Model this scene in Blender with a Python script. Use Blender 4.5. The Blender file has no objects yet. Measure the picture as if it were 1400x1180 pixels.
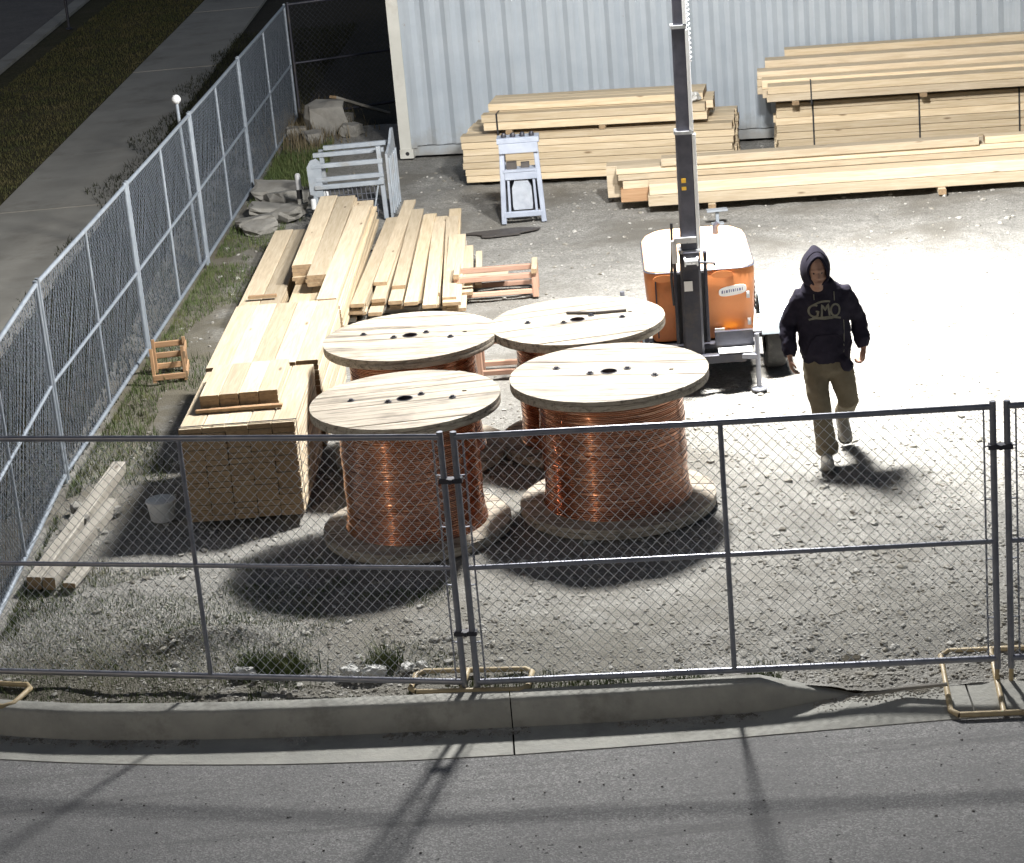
import bpy, bmesh, math, random
import numpy as np
from mathutils import Vector, Matrix, geometry, noise as mnoise
from mathutils.bvhtree import BVHTree
random.seed(7); RNG = np.random.default_rng(7)
S = bpy.context.scene; COL = S.collection
rad = math.radians

# ------------------------------------------------------------------ camera
cd = bpy.data.cameras.new('camera'); cam = bpy.data.objects.new('camera', cd); COL.objects.link(cam)
cd.sensor_fit = 'HORIZONTAL'; cd.sensor_width = 36.0; cd.lens = 36.0 * 3154.8 / 1400.0
cd.clip_start = 0.1; cd.clip_end = 1500
_p, _r = rad(18.325), rad(-5.075)
_fw = Vector((0, math.cos(_p), -math.sin(_p))); _rt = Vector((1, 0, 0)); _up = _rt.cross(_fw)
_r2 = _rt * math.cos(_r) + _up * math.sin(_r); _u2 = -_rt * math.sin(_r) + _up * math.cos(_r)
cam.matrix_world = Matrix(((_r2.x, _u2.x, -_fw.x, 0), (_r2.y, _u2.y, -_fw.y, 0), (_r2.z, _u2.z, -_fw.z, 6.32), (0, 0, 0, 1)))
S.camera = cam

# ------------------------------------------------------------------ night sky, weak warm street glow, exposure
W = bpy.data.worlds.new('World'); S.world = W; W.use_nodes = True
wn = W.node_tree.nodes; wl = W.node_tree.links
sky = wn.new('ShaderNodeTexSky'); sky.sky_type = 'NISHITA'; sky.sun_disc = False
GLOW_EL, GLOW_AZ = 24.0, 222.0            # the glow comes from behind and left of the camera
sky.sun_elevation = rad(GLOW_EL); sky.sun_rotation = rad(GLOW_AZ)
wl.new(sky.outputs[0], wn['Background'].inputs[0]); wn['Background'].inputs[1].default_value = 0.0095
sd = bpy.data.lights.new('street_glow', 'SUN'); sd.energy = 0.045; sd.angle = rad(4); sd.color = (1.0, 0.80, 0.58)
so = bpy.data.objects.new('street_glow', sd); COL.objects.link(so)
_sd = Vector((math.sin(rad(GLOW_AZ)) * math.cos(rad(GLOW_EL)), math.cos(rad(GLOW_AZ)) * math.cos(rad(GLOW_EL)), math.sin(rad(GLOW_EL))))
so.rotation_euler = _sd.to_track_quat('Z', 'Y').to_euler()
S.view_settings.view_transform = 'Standard'; S.view_settings.look = 'None'
S.view_settings.exposure = 1.72; S.view_settings.gamma = 1.0; S.view_settings.use_curve_mapping = False

# ------------------------------------------------------------------ helpers
def tag(o, label=None, cat=None, group=None, kind=None):
    if label: o['label'] = label
    if cat: o['category'] = cat
    if group: o['group'] = group
    if kind: o['kind'] = kind
    return o
def empty(name, loc=(0, 0, 0), rz=0.0, label=None, cat=None, group=None):
    o = bpy.data.objects.new(name, None); COL.objects.link(o); o.location = loc; o.rotation_euler = (0, 0, rz)
    o.empty_display_size = .1
    return tag(o, label, cat, group)
def link(name, me, parent=None, loc=None, rot=None):
    o = bpy.data.objects.new(name, me); COL.objects.link(o); o.parent = parent
    if loc is not None: o.location = loc
    if rot is not None: o.rotation_euler = rot
    return o
def copy_tree(o, parent=None):
    c = o.copy(); COL.objects.link(c); c.parent = parent
    for ch in [x for x in bpy.data.objects if x.parent == o and x != c]: copy_tree(ch, c)
    return c
class MB:
    def __init__(s): s.v = []; s.f = []
    def add(s, vs, fs):
        n = len(s.v); s.v += [tuple(x) for x in vs]; s.f += [tuple(i + n for i in f) for f in fs]; return s
    def box(s, c, d, M=None, ch=0.0):
        x, y, z = d[0] / 2, d[1] / 2, d[2] / 2
        if ch <= 0:
            vs = [(a * x, b * y, e * z) for a in (-1, 1) for b in (-1, 1) for e in (-1, 1)]
            fs = [(0, 1, 3, 2), (4, 6, 7, 5), (0, 4, 5, 1), (2, 3, 7, 6), (0, 2, 6, 4), (1, 5, 7, 3)]
        else:                                           # chamfered along the long X edges, ends slightly drawn in
            sec = [(-y + ch, -z), (y - ch, -z), (y, -z + ch), (y, z - ch), (y - ch, z), (-y + ch, z), (-y, z - ch), (-y, -z + ch)]
            vs = [(-x, a, b) for a, b in sec] + [(x, a, b) for a, b in sec]
            fs = [(i, i + 8, (i + 1) % 8 + 8, (i + 1) % 8) for i in range(8)] + [tuple(range(8)), tuple(range(15, 7, -1))]
            fs = [f[::-1] for f in fs]
        c = Vector(c)
        return s.add([(M @ Vector(v) if M else Vector(v)) + c for v in vs], fs)
    def bar(s, a, b, w, h=None, up=(0, 0, 1)):
        a, b = Vector(a), Vector(b); X = (b - a); L = X.length; X.normalize(); U = Vector(up)
        if abs(X.dot(U)) > .98: U = Vector((0, 1, 0))
        Y = U.cross(X).normalized(); Z = X.cross(Y)
        M = Matrix((X, Y, Z)).transposed()
        return s.box((a + b) / 2, (L, w, h or w), M, ch=min(w, h or w) * .12)
    def tube(s, pts, r, n=8, caps=True):
        pts = [Vector(p) for p in pts]; rs = r if isinstance(r, (list, tuple)) else [r] * len(pts)
        rings = []; prev = None
        for i, p in enumerate(pts):
            t = (pts[min(i + 1, len(pts) - 1)] - pts[max(i - 1, 0)]).normalized()
            if prev is None:
                u = Vector((0, 0, 1)) if abs(t.z) < .9 else Vector((1, 0, 0)); u = (u - t * u.dot(t)).normalized()
            else: u = (prev - t * prev.dot(t)).normalized()
            prev = u; w = t.cross(u)
            rings.append([p + (u * math.cos(2 * math.pi * k / n) + w * math.sin(2 * math.pi * k / n)) * rs[i] for k in range(n)])
        return s.loft(rings, caps)
    def loft(s, rings, caps=True):
        n = len(rings[0]); vs = [v for R in rings for v in R]; fs = []
        for i in range(len(rings) - 1):
            for k in range(n):
                fs.append((i * n + k, i * n + (k + 1) % n, (i + 1) * n + (k + 1) % n, (i + 1) * n + k))
        if caps: fs += [tuple(range(n - 1, -1, -1)), tuple(range((len(rings) - 1) * n, len(rings) * n))]
        return s.add(vs, fs)
    def lathe(s, prof, n=32, c=(0, 0, 0), caps=True):
        rings = [[(c[0] + r * math.cos(2 * math.pi * k / n), c[1] + r * math.sin(2 * math.pi * k / n), c[2] + z) for k in range(n)] for r, z in prof]
        return s.loft(rings, caps)
    def prism(s, poly, z0, z1):
        n = len(poly); vs = [(x, y, z0) for x, y in poly] + [(x, y, z1) for x, y in poly]
        fs = [tuple(range(n - 1, -1, -1)), tuple(range(n, 2 * n))] + [(k, (k + 1) % n, (k + 1) % n + n, k + n) for k in range(n)]
        return s.add(vs, fs)
    def mesh(s, name, m, smooth=None):
        me = bpy.data.meshes.new(name); me.from_pydata(s.v, [], s.f); me.materials.append(m); me.update()
        if smooth is not None:
            me.polygons.foreach_set('use_smooth', [True] * len(me.polygons)); me.set_sharp_from_angle(angle=rad(smooth))
        return me
    def build(s, name, m, parent=None, smooth=None, loc=None, rot=None):
        return link(name, s.mesh(name, m, smooth), parent, loc, rot)
def np_mesh(name, V, F, m, smooth=False):
    me = bpy.data.meshes.new(name); V = np.asarray(V, np.float32); F = np.asarray(F, np.int32); k = F.shape[1]
    me.vertices.add(len(V)); me.vertices.foreach_set('co', V.ravel())
    me.loops.add(F.size); me.loops.foreach_set('vertex_index', F.ravel())
    me.polygons.add(len(F)); me.polygons.foreach_set('loop_start', np.arange(0, F.size, k, dtype=np.int32))
    me.polygons.foreach_set('use_smooth', np.full(len(F), smooth)); me.update(calc_edges=True); me.validate(); me.materials.append(m)
    return me
def scatter(name, tv, tf, P, scl, yaw, m, tilt=None, smooth=False):
    tv = np.asarray(tv, float); tf = np.asarray(tf, int); n = len(P)
    v = tv[None] * scl[:, None, :]
    if tilt is not None:
        c, s_ = np.cos(tilt)[:, None], np.sin(tilt)[:, None]
        v = np.stack([v[..., 0], v[..., 1] * c - v[..., 2] * s_, v[..., 1] * s_ + v[..., 2] * c], -1)
    c, s_ = np.cos(yaw)[:, None], np.sin(yaw)[:, None]
    v = np.stack([v[..., 0] * c - v[..., 1] * s_, v[..., 0] * s_ + v[..., 1] * c, v[..., 2]], -1) + P[:, None, :]
    F = (tf[None] + (np.arange(n) * len(tv))[:, None, None]).reshape(-1, tf.shape[1])
    return np_mesh(name, v.reshape(-1, 3), F, m, smooth)

# ------------------------------------------------------------------ materials
class NT:
    def __init__(s, name):
        s.m = bpy.data.materials.new(name); s.m.use_nodes = True; s.t = s.m.node_tree; s.N = s.t.nodes; s.L = s.t.links
        s.b = s.N['Principled BSDF']
    def node(s, t, **k):
        n = s.N.new(t)
        for a, v in k.items(): setattr(n, a, v)
        return n
    def coord(s, kind='Object', scale=(1, 1, 1), jitter=False):
        tc = s.node('ShaderNodeTexCoord'); mp = s.node('ShaderNodeMapping'); mp.inputs['Scale'].default_value = scale
        s.L.new(tc.outputs[kind], mp.inputs[0])
        if jitter:
            oi = s.node('ShaderNodeObjectInfo'); mu = s.node('ShaderNodeMath', operation='MULTIPLY'); mu.inputs[1].default_value = 37.0
            s.L.new(oi.outputs['Random'], mu.inputs[0]); cb = s.node('ShaderNodeCombineXYZ')
            for i in range(3): s.L.new(mu.outputs[0], cb.inputs[i])
            s.L.new(cb.outputs[0], mp.inputs['Location'])
        return mp.outputs[0]
    def noise(s, co, scale, detail=4, rough=.55, dist=0):
        n = s.node('ShaderNodeTexNoise'); n.inputs['Scale'].default_value = scale; n.inputs['Detail'].default_value = detail
        n.inputs['Roughness'].default_value = rough; n.inputs['Distortion'].default_value = dist
        if co: s.L.new(co, n.inputs['Vector'])
        return n.outputs['Fac']
    def vor(s, co, scale, out='Distance', feature='F1'):
        n = s.node('ShaderNodeTexVoronoi', feature=feature); n.inputs['Scale'].default_value = scale; s.L.new(co, n.inputs['Vector'])
        return n.outputs[out]
    def ramp(s, fac, stops):
        r = s.node('ShaderNodeValToRGB'); e = r.color_ramp.elements
        while len(e) < len(stops): e.new(.5)
        for i, (p, c) in enumerate(stops):
            e[i].position = p; e[i].color = (c[0], c[1], c[2], 1) if not isinstance(c, (int, float)) else (c, c, c, 1)
        s.L.new(fac, r.inputs[0]); return r.outputs[0]
    def mix(s, fac, a, b, mode='MIX'):
        n = s.node('ShaderNodeMix', data_type='RGBA', blend_type=mode)
        for i, v in ((0, fac), (6, a), (7, b)):
            if isinstance(v, (int, float)): n.inputs[i].default_value = v
            elif isinstance(v, tuple): n.inputs[i].default_value = (*v, 1)
            else: s.L.new(v, n.inputs[i])
        return n.outputs[2]
    def rnd(s, lo, hi):
        oi = s.node('ShaderNodeObjectInfo'); mr = s.node('ShaderNodeMapRange'); mr.inputs[3].default_value = lo; mr.inputs[4].default_value = hi
        s.L.new(oi.outputs['Random'], mr.inputs[0]); return mr.outputs[0]
    def val(s, col, f):                                  # multiply value by a socket or number
        n = s.node('ShaderNodeHueSaturation'); s.L.new(col, n.inputs['Color'])
        if isinstance(f, (int, float)): n.inputs['Value'].default_value = f
        else: s.L.new(f, n.inputs['Value'])
        return n.outputs[0]
    def bump(s, h, strength, dist):
        n = s.node('ShaderNodeBump'); n.inputs['Strength'].default_value = strength; n.inputs['Distance'].default_value = dist
        s.L.new(h, n.inputs['Height']); s.L.new(n.outputs[0], s.b.inputs['Normal']); return n
    def out(s, col, rough=.8, metal=0.0, spec=None):
        if isinstance(col, tuple): s.b.inputs['Base Color'].default_value = (*col, 1)
        else: s.L.new(col, s.b.inputs['Base Color'])
        if isinstance(rough, (int, float)): s.b.inputs['Roughness'].default_value = rough
        else: s.L.new(rough, s.b.inputs['Roughness'])
        s.b.inputs['Metallic'].default_value = metal
        if spec is not None: s.b.inputs['Specular IOR Level'].default_value = spec
        return s.m
def worn(name, a, b, rough=.6, metal=0.0, scale=6, bump=.15, spec=None, jitter=True, dirt=None, dist=.004):
    n = NT(name); co = n.coord(jitter=jitter)
    f = n.noise(co, scale, 6, .65); c = n.mix(n.ramp(f, [(.35, 0), (.68, 1)]), a, b)
    if dirt: c = n.mix(n.ramp(n.noise(co, scale * .6, 5, .7), [(.52, 0), (.72, .8)]), c, dirt)
    n.bump(n.noise(co, scale * 6, 4), bump, dist)
    return n.out(c, n.ramp(n.noise(co, scale * 2), [(.3, max(.05, rough - .12)), (.7, min(1, rough + .12))]), metal, spec)
def wood(name, lo, mid, hi, knots=True, vary=(.68, 1.12), rough=.72, grain=(1.1, 16, 16), stain=None, stops=(.3, .5, .68)):
    n = NT(name); co = n.coord(scale=grain, jitter=True); co2 = n.coord(jitter=True)
    g = n.noise(co, 2.2, 7, .6, .6)
    c = n.ramp(g, [(stops[0], lo), (stops[1], mid), (stops[2], hi)])
    fine = n.noise(n.coord(scale=(grain[0] * 1.6, grain[1] * 5, grain[2] * 5), jitter=True), 2.5, 3)
    c = n.mix(.25, c, n.ramp(fine, [(.35, lo), (.6, hi)]))
    if knots:
        k = n.vor(n.coord(scale=(1.5, 5.5, 5.5), jitter=True), 1.0)
        c = n.mix(n.ramp(k, [(.04, .85), (.10, 0)]), c, (lo[0] * .35, lo[1] * .28, lo[2] * .22))
    if stain:
        st = n.noise(n.coord(scale=(.5, 7, 7), jitter=True), 2.0, 5, .7)
        c = n.mix(n.ramp(st, [(.54, 0), (.66, .75)]), c, stain)
        st2 = n.noise(co2, 3.5, 4, .6)
        c = n.mix(n.ramp(st2, [(.5, 0), (.75, .45)]), c, stain)
    c = n.val(c, n.rnd(*vary))
    n.bump(n.mix(.4, g, fine), .25, .004)
    return n.out(c, rough)

M = {}
M['pine'] = wood('new_pine', (.52, .40, .245), (.65, .525, .35), (.74, .625, .455))
M['pine_pale'] = wood('pale_pine', (.45, .355, .235), (.57, .47, .33), (.66, .565, .425))
M['pine_old'] = wood('grey_timber', (.27, .245, .21), (.37, .345, .30), (.46, .435, .385), stain=(.18, .165, .14))
M['spool_wood'] = wood('spool_wood', (.11, .092, .07), (.40, .345, .275), (.51, .46, .38), knots=False, grain=(.9, 17, 17), stain=(.06, .05, .04), vary=(.8, 1.06), stops=(.34, .44, .66))
M['end_grain'] = worn('lumber_end_grain', (.24, .165, .095), (.34, .24, .14), .85, 0, 22, .3, dirt=(.16, .105, .06))
M['crate_wood'] = wood('crate_wood', (.36, .20, .10), (.47, .28, .15), (.55, .36, .21))
M['lath_red'] = wood('reddish_lath', (.35, .19, .13), (.46, .28, .20), (.55, .36, .27))
M['galv'] = worn('galvanised_pipe', (.20, .21, .25), (.29, .30, .34), .42, .6, 9, .05)  # darkened for the backlit front fence, shade put into the colour
M['galv_lit'] = worn('lit_galvanised_pipe', (.27, .31, .36), (.35, .39, .44), .5, .35, 9, .05)  # lighter copy of the same pipe for the lamp-lit left fence
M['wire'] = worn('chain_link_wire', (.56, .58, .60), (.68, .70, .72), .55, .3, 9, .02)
M['wire_blue'] = worn('blue_grey_chain_link_wire', (.17, .205, .255), (.24, .275, .33), .6, .3, 9, .02)  # darker blue-grey wire for the left fence
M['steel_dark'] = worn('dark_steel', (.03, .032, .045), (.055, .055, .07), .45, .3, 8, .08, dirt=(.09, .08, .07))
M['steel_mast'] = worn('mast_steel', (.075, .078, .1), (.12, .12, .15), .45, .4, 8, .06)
M['zinc'] = worn('zinc_plate', (.55, .56, .58), (.68, .69, .7), .38, .7, 10, .05)
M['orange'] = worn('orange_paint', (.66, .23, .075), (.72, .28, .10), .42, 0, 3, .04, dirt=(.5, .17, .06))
M['lid'] = worn('lamplit_lid_paint', (.80, .47, .26), (.84, .54, .33), .5, 0, 4, .04)  # orange lid washed pale: the lamp glare is put into its colour
M['mudguard'] = worn('blue_grey_mudguard', (.16, .19, .21), (.22, .25, .27), .5, .2, 6, .05)
n = NT('container_paint'); co = n.coord(); st = n.coord(scale=(5, 5, .35))
c = n.mix(n.ramp(n.noise(co, 1.7, 6, .65), [(.35, 0), (.68, 1)]), (.33, .375, .425), (.39, .435, .48))
c = n.mix(n.ramp(n.noise(st, 1.6, 6, .7), [(.52, 0), (.75, .5)]), c, (.25, .275, .30))
c = n.mix(n.ramp(n.noise(co, 7, 6, .75), [(.66, 0), (.72, .75)]), c, (.22, .15, .11))
sx = n.node('ShaderNodeSeparateXYZ'); n.L.new(co, sx.inputs[0]); ad = n.node('ShaderNodeMath', operation='ADD'); n.L.new(sx.outputs[2], ad.inputs[0]); n.L.new(n.noise(co, 3, 6, .7), ad.inputs[1])
c = n.mix(n.ramp(ad.outputs[0], [(.5, .75), (.85, 0)]), c, (.25, .235, .205))      # mud splashed along the foot
n.bump(n.noise(co, 2.2, 3), .25, .03); M['cont'] = n.out(c, .5)
M['cont_post'] = worn('container_post_paint', (.50, .50, .46), (.57, .57, .53), .55, 0, 3, .06, dirt=(.36, .33, .28))
M['grey_plastic'] = worn('blue_grey_plastic', (.28, .315, .39), (.36, .395, .47), .5, 0, 5, .06)
M['grey_steel'] = worn('grey_painted_steel', (.27, .305, .345), (.35, .385, .425), .5, .1, 6, .08, dirt=(.25, .24, .22))
M['panel_grey'] = worn('pale_grey_plastic', (.30, .33, .38), (.39, .42, .47), .5, 0, 14, .2, dirt=(.3, .32, .36))
M['white_plastic'] = worn('white_plastic', (.62, .63, .64), (.72, .73, .73), .4, 0, 6, .03)
M['yellow_steel'] = worn('tan_painted_steel', (.38, .30, .17), (.46, .37, .23), .55, 0, 9, .08, dirt=(.28, .2, .12))
M['sticker'] = worn('sticker_white', (.76, .76, .74), (.8, .8, .78), .45, 0, 5, .01)
M['ink'] = worn('sticker_ink', (.10, .11, .2), (.14, .15, .25), .5, 0, 5, .01)
M['yellow'] = worn('warning_yellow', (.75, .45, .04), (.8, .5, .06), .5, 0, 5, .01)
M['rubber'] = worn('tyre_rubber', (.02, .02, .02), (.035, .034, .033), .8, 0, 12, .3, dirt=(.09, .085, .075))
M['black'] = worn('black_plastic', (.015, .015, .018), (.03, .03, .033), .5, 0, 8, .05)
M['concrete'] = worn('concrete', (.33, .32, .29), (.42, .41, .375), .9, 0, 2.2, .35, dirt=(.22, .21, .185))
M['kerb'] = worn('kerb_concrete', (.30, .30, .275), (.40, .395, .36), .9, 0, 4, .6, jitter=False, dirt=(.17, .165, .145), dist=.01)
M['walk'] = worn('pavement_concrete', (.30, .285, .25), (.38, .365, .325), .9, 0, 1.4, .35, dirt=(.2, .185, .155))
M['rock'] = worn('broken_concrete', (.19, .182, .165), (.29, .28, .255), .9, 0, 5, .8, dirt=(.18, .165, .14))
M['skin'] = worn('skin', (.34, .19, .13), (.41, .24, .17), .5, 0, 12, .05)
M['hoodie'] = worn('hoodie_fleece', (.016, .014, .024), (.030, .027, .042), .95, 0, 9, .4, spec=.15)
M['hood_lining'] = worn('hood_lining', (.008, .007, .012), (.014, .013, .02), .95, 0, 9, .2, spec=.1)
M['trousers'] = worn('tan_canvas', (.145, .122, .083), (.20, .172, .122), .92, 0, 10, .4, spec=.2)
M['boot'] = worn('worn_suede', (.18, .17, .15), (.27, .255, .225), .9, 0, 14, .4)
M['sole'] = worn('boot_sole', (.03, .028, .025), (.05, .047, .042), .85, 0, 12, .3)
M['print'] = worn('chest_print', (.13, .125, .095), (.2, .195, .155), .85, 0, 40, .05)
M['paper'] = worn('crumpled_paper', (.40, .40, .385), (.52, .52, .50), .7, 0, 9, .2)
M['tarp'] = worn('dark_tarp', (.045, .04, .038), (.075, .066, .06), .6, 0, 9, .3)

n = NT('copper_wire'); co = n.coord(jitter=True)
cz = n.coord(scale=(1.5, 1.5, 55), jitter=True)
c = n.ramp(n.noise(cz, 1.5, 5, .6), [(.3, (.36, .17, .105)), (.5, (.62, .33, .215)), (.7, (.86, .54, .39))])
c = n.mix(n.ramp(n.noise(co, 5, 4), [(.5, 0), (.75, .5)]), c, (.4, .19, .12))
c = n.val(c, n.rnd(.78, 1.1))
n.bump(n.noise(n.coord(scale=(2, 2, 90), jitter=True), 2, 3), .18, .003)
M['copper'] = n.out(c, n.ramp(n.noise(cz, 2.5, 3), [(.3, .10), (.7, .2)]), .92)

def ground_mat(name, cols, fine=55, patch=(.35, .68), soil=None, soil_scale=.5, bump=.6, bd=.02, spots=()):
    n = NT(name); co = n.coord()
    v = n.vor(co, fine, 'Color'); sep = n.node('ShaderNodeSeparateColor'); n.L.new(v, sep.inputs[0])
    c = n.ramp(sep.outputs[0], [(0, cols[0]), (.5, cols[1]), (1, cols[2])])
    c = n.mix(n.ramp(n.noise(co, 1.6, 7, .7), [(patch[0], 0), (patch[1], .7)]), c, tuple(x * .72 for x in cols[1]))
    c = n.mix(n.ramp(n.noise(co, 9, 5, .7), [(.5, 0), (.7, .45)]), c, tuple(x * .6 for x in cols[0]))
    if soil: c = n.mix(n.ramp(n.noise(co, soil_scale, 6, .65, .4), [(.5, 0), (.62, .9)]), c, soil)
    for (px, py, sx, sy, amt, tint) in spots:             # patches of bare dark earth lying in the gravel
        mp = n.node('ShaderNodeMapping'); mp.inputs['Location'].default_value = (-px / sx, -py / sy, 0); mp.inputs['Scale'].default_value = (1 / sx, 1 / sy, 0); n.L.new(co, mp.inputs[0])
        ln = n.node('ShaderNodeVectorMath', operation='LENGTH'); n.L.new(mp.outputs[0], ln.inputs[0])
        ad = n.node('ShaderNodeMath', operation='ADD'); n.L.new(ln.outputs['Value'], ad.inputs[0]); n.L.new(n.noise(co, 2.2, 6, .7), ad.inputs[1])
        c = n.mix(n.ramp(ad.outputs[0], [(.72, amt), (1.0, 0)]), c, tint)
    d = n.vor(co, fine); h = n.mix(.5, n.ramp(d, [(0, 1), (.7, 0)]), n.noise(co, 14, 6, .7))
    n.bump(h, bump, bd)
    return n.out(c, .95, 0, .2)
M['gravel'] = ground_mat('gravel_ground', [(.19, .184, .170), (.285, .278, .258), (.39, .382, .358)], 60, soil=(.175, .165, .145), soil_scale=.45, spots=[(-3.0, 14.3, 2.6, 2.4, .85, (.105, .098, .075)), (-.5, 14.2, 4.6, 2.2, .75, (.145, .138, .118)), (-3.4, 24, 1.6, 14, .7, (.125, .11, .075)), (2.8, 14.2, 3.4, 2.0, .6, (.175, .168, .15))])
M['soil'] = ground_mat('dark_soil', [(.035, .03, .022), (.055, .048, .035), (.08, .07, .05)], 40)  # its near-black strip by the left fence also stands in for the fence's shadow
M['turf'] = ground_mat('verge_turf', [(.045, .042, .018), (.07, .062, .028), (.10, .088, .04)], 26, soil=(.085, .07, .04), soil_scale=.6)
M['far_asphalt'] = ground_mat('street_asphalt', [(.17, .155, .145), (.21, .195, .18), (.25, .235, .22)], 60, bump=.3, bd=.006)
n = NT('stone_chips'); co = n.coord()
v = n.vor(co, 17, 'Color'); sep = n.node('ShaderNodeSeparateColor'); n.L.new(v, sep.inputs[0])
c = n.ramp(sep.outputs[1], [(0, (.15, .14, .12)), (.35, (.27, .255, .22)), (.7, (.34, .332, .308)), (1, (.44, .432, .405))])
n.bump(n.noise(co, 90, 3), .4, .004); M['stone'] = n.out(c, .93, 0, .25)
n = NT('grass_blades'); co = n.coord()
c = n.ramp(n.noise(co, 2.5, 5), [(.3, (.05, .08, .024)), (.55, (.085, .11, .038)), (.78, (.19, .17, .085))])
M['grass'] = n.out(c, .8, 0, .3)
n = NT('shadow_dark_weeds'); co = n.coord()
M['weeds'] = n.out(n.ramp(n.noise(co, 2, 4), [(.3, (.018, .022, .012)), (.7, (.04, .042, .022))]), .8, 0, .2)  # near-black colour carries the shade of the left fence
n = NT('verge_blades'); co = n.coord()
c = n.ramp(n.noise(co, 1.5, 5), [(.3, (.065, .08, .03)), (.55, (.105, .098, .042)), (.75, (.16, .135, .07))])
M['vgrass'] = n.out(c, .85, 0, .2)
n = NT('dry_grass'); co = n.coord()
c = n.ramp(n.noise(co, 5, 4), [(.3, (.10, .08, .045)), (.7, (.2, .165, .105))]); M['drygrass'] = n.out(c, .85, 0, .2)
# asphalt with tyre tracks along the street
n = NT('asphalt'); co = n.coord()
v = n.vor(co, 95, 'Color'); sep = n.node('ShaderNodeSeparateColor'); n.L.new(v, sep.inputs[0])
c = n.ramp(sep.outputs[0], [(0, (.15, .15, .15)), (.6, (.215, .215, .215)), (1, (.34, .337, .33))])
c = n.mix(n.ramp(n.noise(co, .9, 7, .7), [(.38, 0), (.7, .75)]), c, (.15, .15, .152))
c = n.mix(n.ramp(n.noise(n.coord(scale=(.16, 3.2, 1)), 1.6, 6, .6, .3), [(.54, 0), (.66, .6)]), c, (.115, .114, .116))
c = n.mix(n.ramp(n.noise(co, 22, 2, .5), [(.70, 0), (.73, .8)]), c, (.02, .02, .02))
c = n.mix(n.ramp(n.noise(co, 6, 6, .8), [(.5, 0), (.8, .4)]), c, (.23, .227, .22))
n.bump(n.mix(.5, n.vor(co, 95), n.noise(co, 30, 5)), .5, .008); M['asphalt'] = n.out(c, .88, 0, .3)
# half open debris netting on the chain link
n = NT('debris_netting'); n.out((.030, .036, .045), .9, 0, .1)
tr = n.node('ShaderNodeBsdfTransparent'); mx = n.node('ShaderNodeMixShader'); mx.inputs[0].default_value = .45
n.L.new(tr.outputs[0], mx.inputs[1]); n.L.new(n.b.outputs[0], mx.inputs[2]); n.L.new(mx.outputs[0], n.N['Material Output'].inputs[0]); M['netting'] = n.m
n = NT('lamp_lens'); n.out((.8, .8, .8), .3); n.b.inputs['Emission Color'].default_value = (1, .97, .9, 1); n.b.inputs['Emission Strength'].default_value = 30; M['lens'] = n.m

# ------------------------------------------------------------------ ground, kerb, road, pavement
KERB = [(-14, 20.4), (-8, 16.4), (-5.2, 14.86), (-4.2, 14.4), (-3.58, 14.13), (-3.05, 13.96), (-2.57, 13.86), (-2.06, 13.775), (-1.59, 13.71), (-.87, 13.63), (-.16, 13.565), (.55, 13.51), (1.25, 13.475), (1.45, 13.467)]
GUT = [(-14, 20.0), (-8, 16.0), (-5.2, 14.5), (-4.2, 14.06), (-3.56, 13.79), (-3.03, 13.63), (-2.55, 13.51), (-2.05, 13.41), (-1.58, 13.325), (-.88, 13.235), (-.17, 13.18), (.53, 13.155), (1.22, 13.14), (1.45, 13.14), (2.12, 13.135), (3.05, 13.13), (14, 13.05), (60, 12.6)]
def lerp_path(P, x):
    if x <= P[0][0]: return P[0][1]
    for (a, b), (c, d) in zip(P, P[1:]):
        if x <= c: return b + (d - b) * (x - a) / (c - a)
    return P[-1][1]
def kerb_back(x):
    return lerp_path(KERB, x) + .13 if x < 1.45 else max(13.45, lerp_path(KERB, 1.45) + .13 - .14 * min(1, (x - 1.45) / .65)) - .01 * max(0, x - 2.1)
RZ = -.19
# the street in front
b = MB(); P = [(-60, -60), (60, -60)] + [(x, y) for x, y in reversed(GUT)] + [(-60, 50)]
b.add([(x, y, RZ) for x, y in P], [tuple(range(len(P)))])
tag(b.build('road', M['asphalt']), kind='structure')
# gutter: concrete pans with joints
JO = [-14, -9.5, -6.6, -3.75, -.165, 2.75, 5.7, 8.7, 14]
gut = tag(empty('gutter'), kind='structure')
def kfoot(x): return lerp_path(KERB, x) + .004 if x < 1.45 else kerb_back(x) if x > 2.1 else lerp_path(KERB, 1.45) + (kerb_back(2.1) - lerp_path(KERB, 1.45)) * (x - 1.45) / .65
def gz(x): return 0 if x < 1.45 else .085 * min(1, (x - 1.45) / .65)
for a, c in zip(JO, JO[1:]):
    xs = np.linspace(a + .006, c - .006, 18); b = MB(); rings = []
    for x in xs:
        y0, y1 = lerp_path(GUT, x), kfoot(x); z1 = RZ + .006 + gz(x)
        rings.append([(x, y0, RZ - .1), (x, y0, RZ + .006), (x, y0 + .25 * (y1 - y0), RZ + .004 + .35 * gz(x)), (x, y1, z1), (x, y1, RZ - .1)])
    b.loft(rings); b.build('gutter_slab', M['kerb'], gut)
# kerb stones
kerb = tag(empty('kerb'), kind='structure')
KJ = [-14, -10, -6.9, -3.75, -.165, 2.1]
for a, c in zip(KJ, KJ[1:]):
    xs = np.concatenate([np.linspace(a + .004, min(c, 1.45) - .004, 16), np.linspace(1.47, 2.1, 5) if c > 2 else []]); rings = []
    for x in xs:
        top = .02 if x < 1.45 else .02 - .16 * (x - 1.45) / .65; yf = kfoot(x); yb = yf + .13 if x < 1.45 else yf + .13 - .09 * (x - 1.45) / .65
        dx = -.35 if x < -2 else -.1
        rings.append([(x, yf, RZ - .05), (x, yf + .006, top - .03), (x, yf + .016, top - .009), (x, yf + .034, top), (x, yb, top + .004), (x, yb, RZ - .05)])
    b = MB(); b.loft(rings); b.build('kerb_stone', M['kerb'], kerb, smooth=40)
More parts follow.
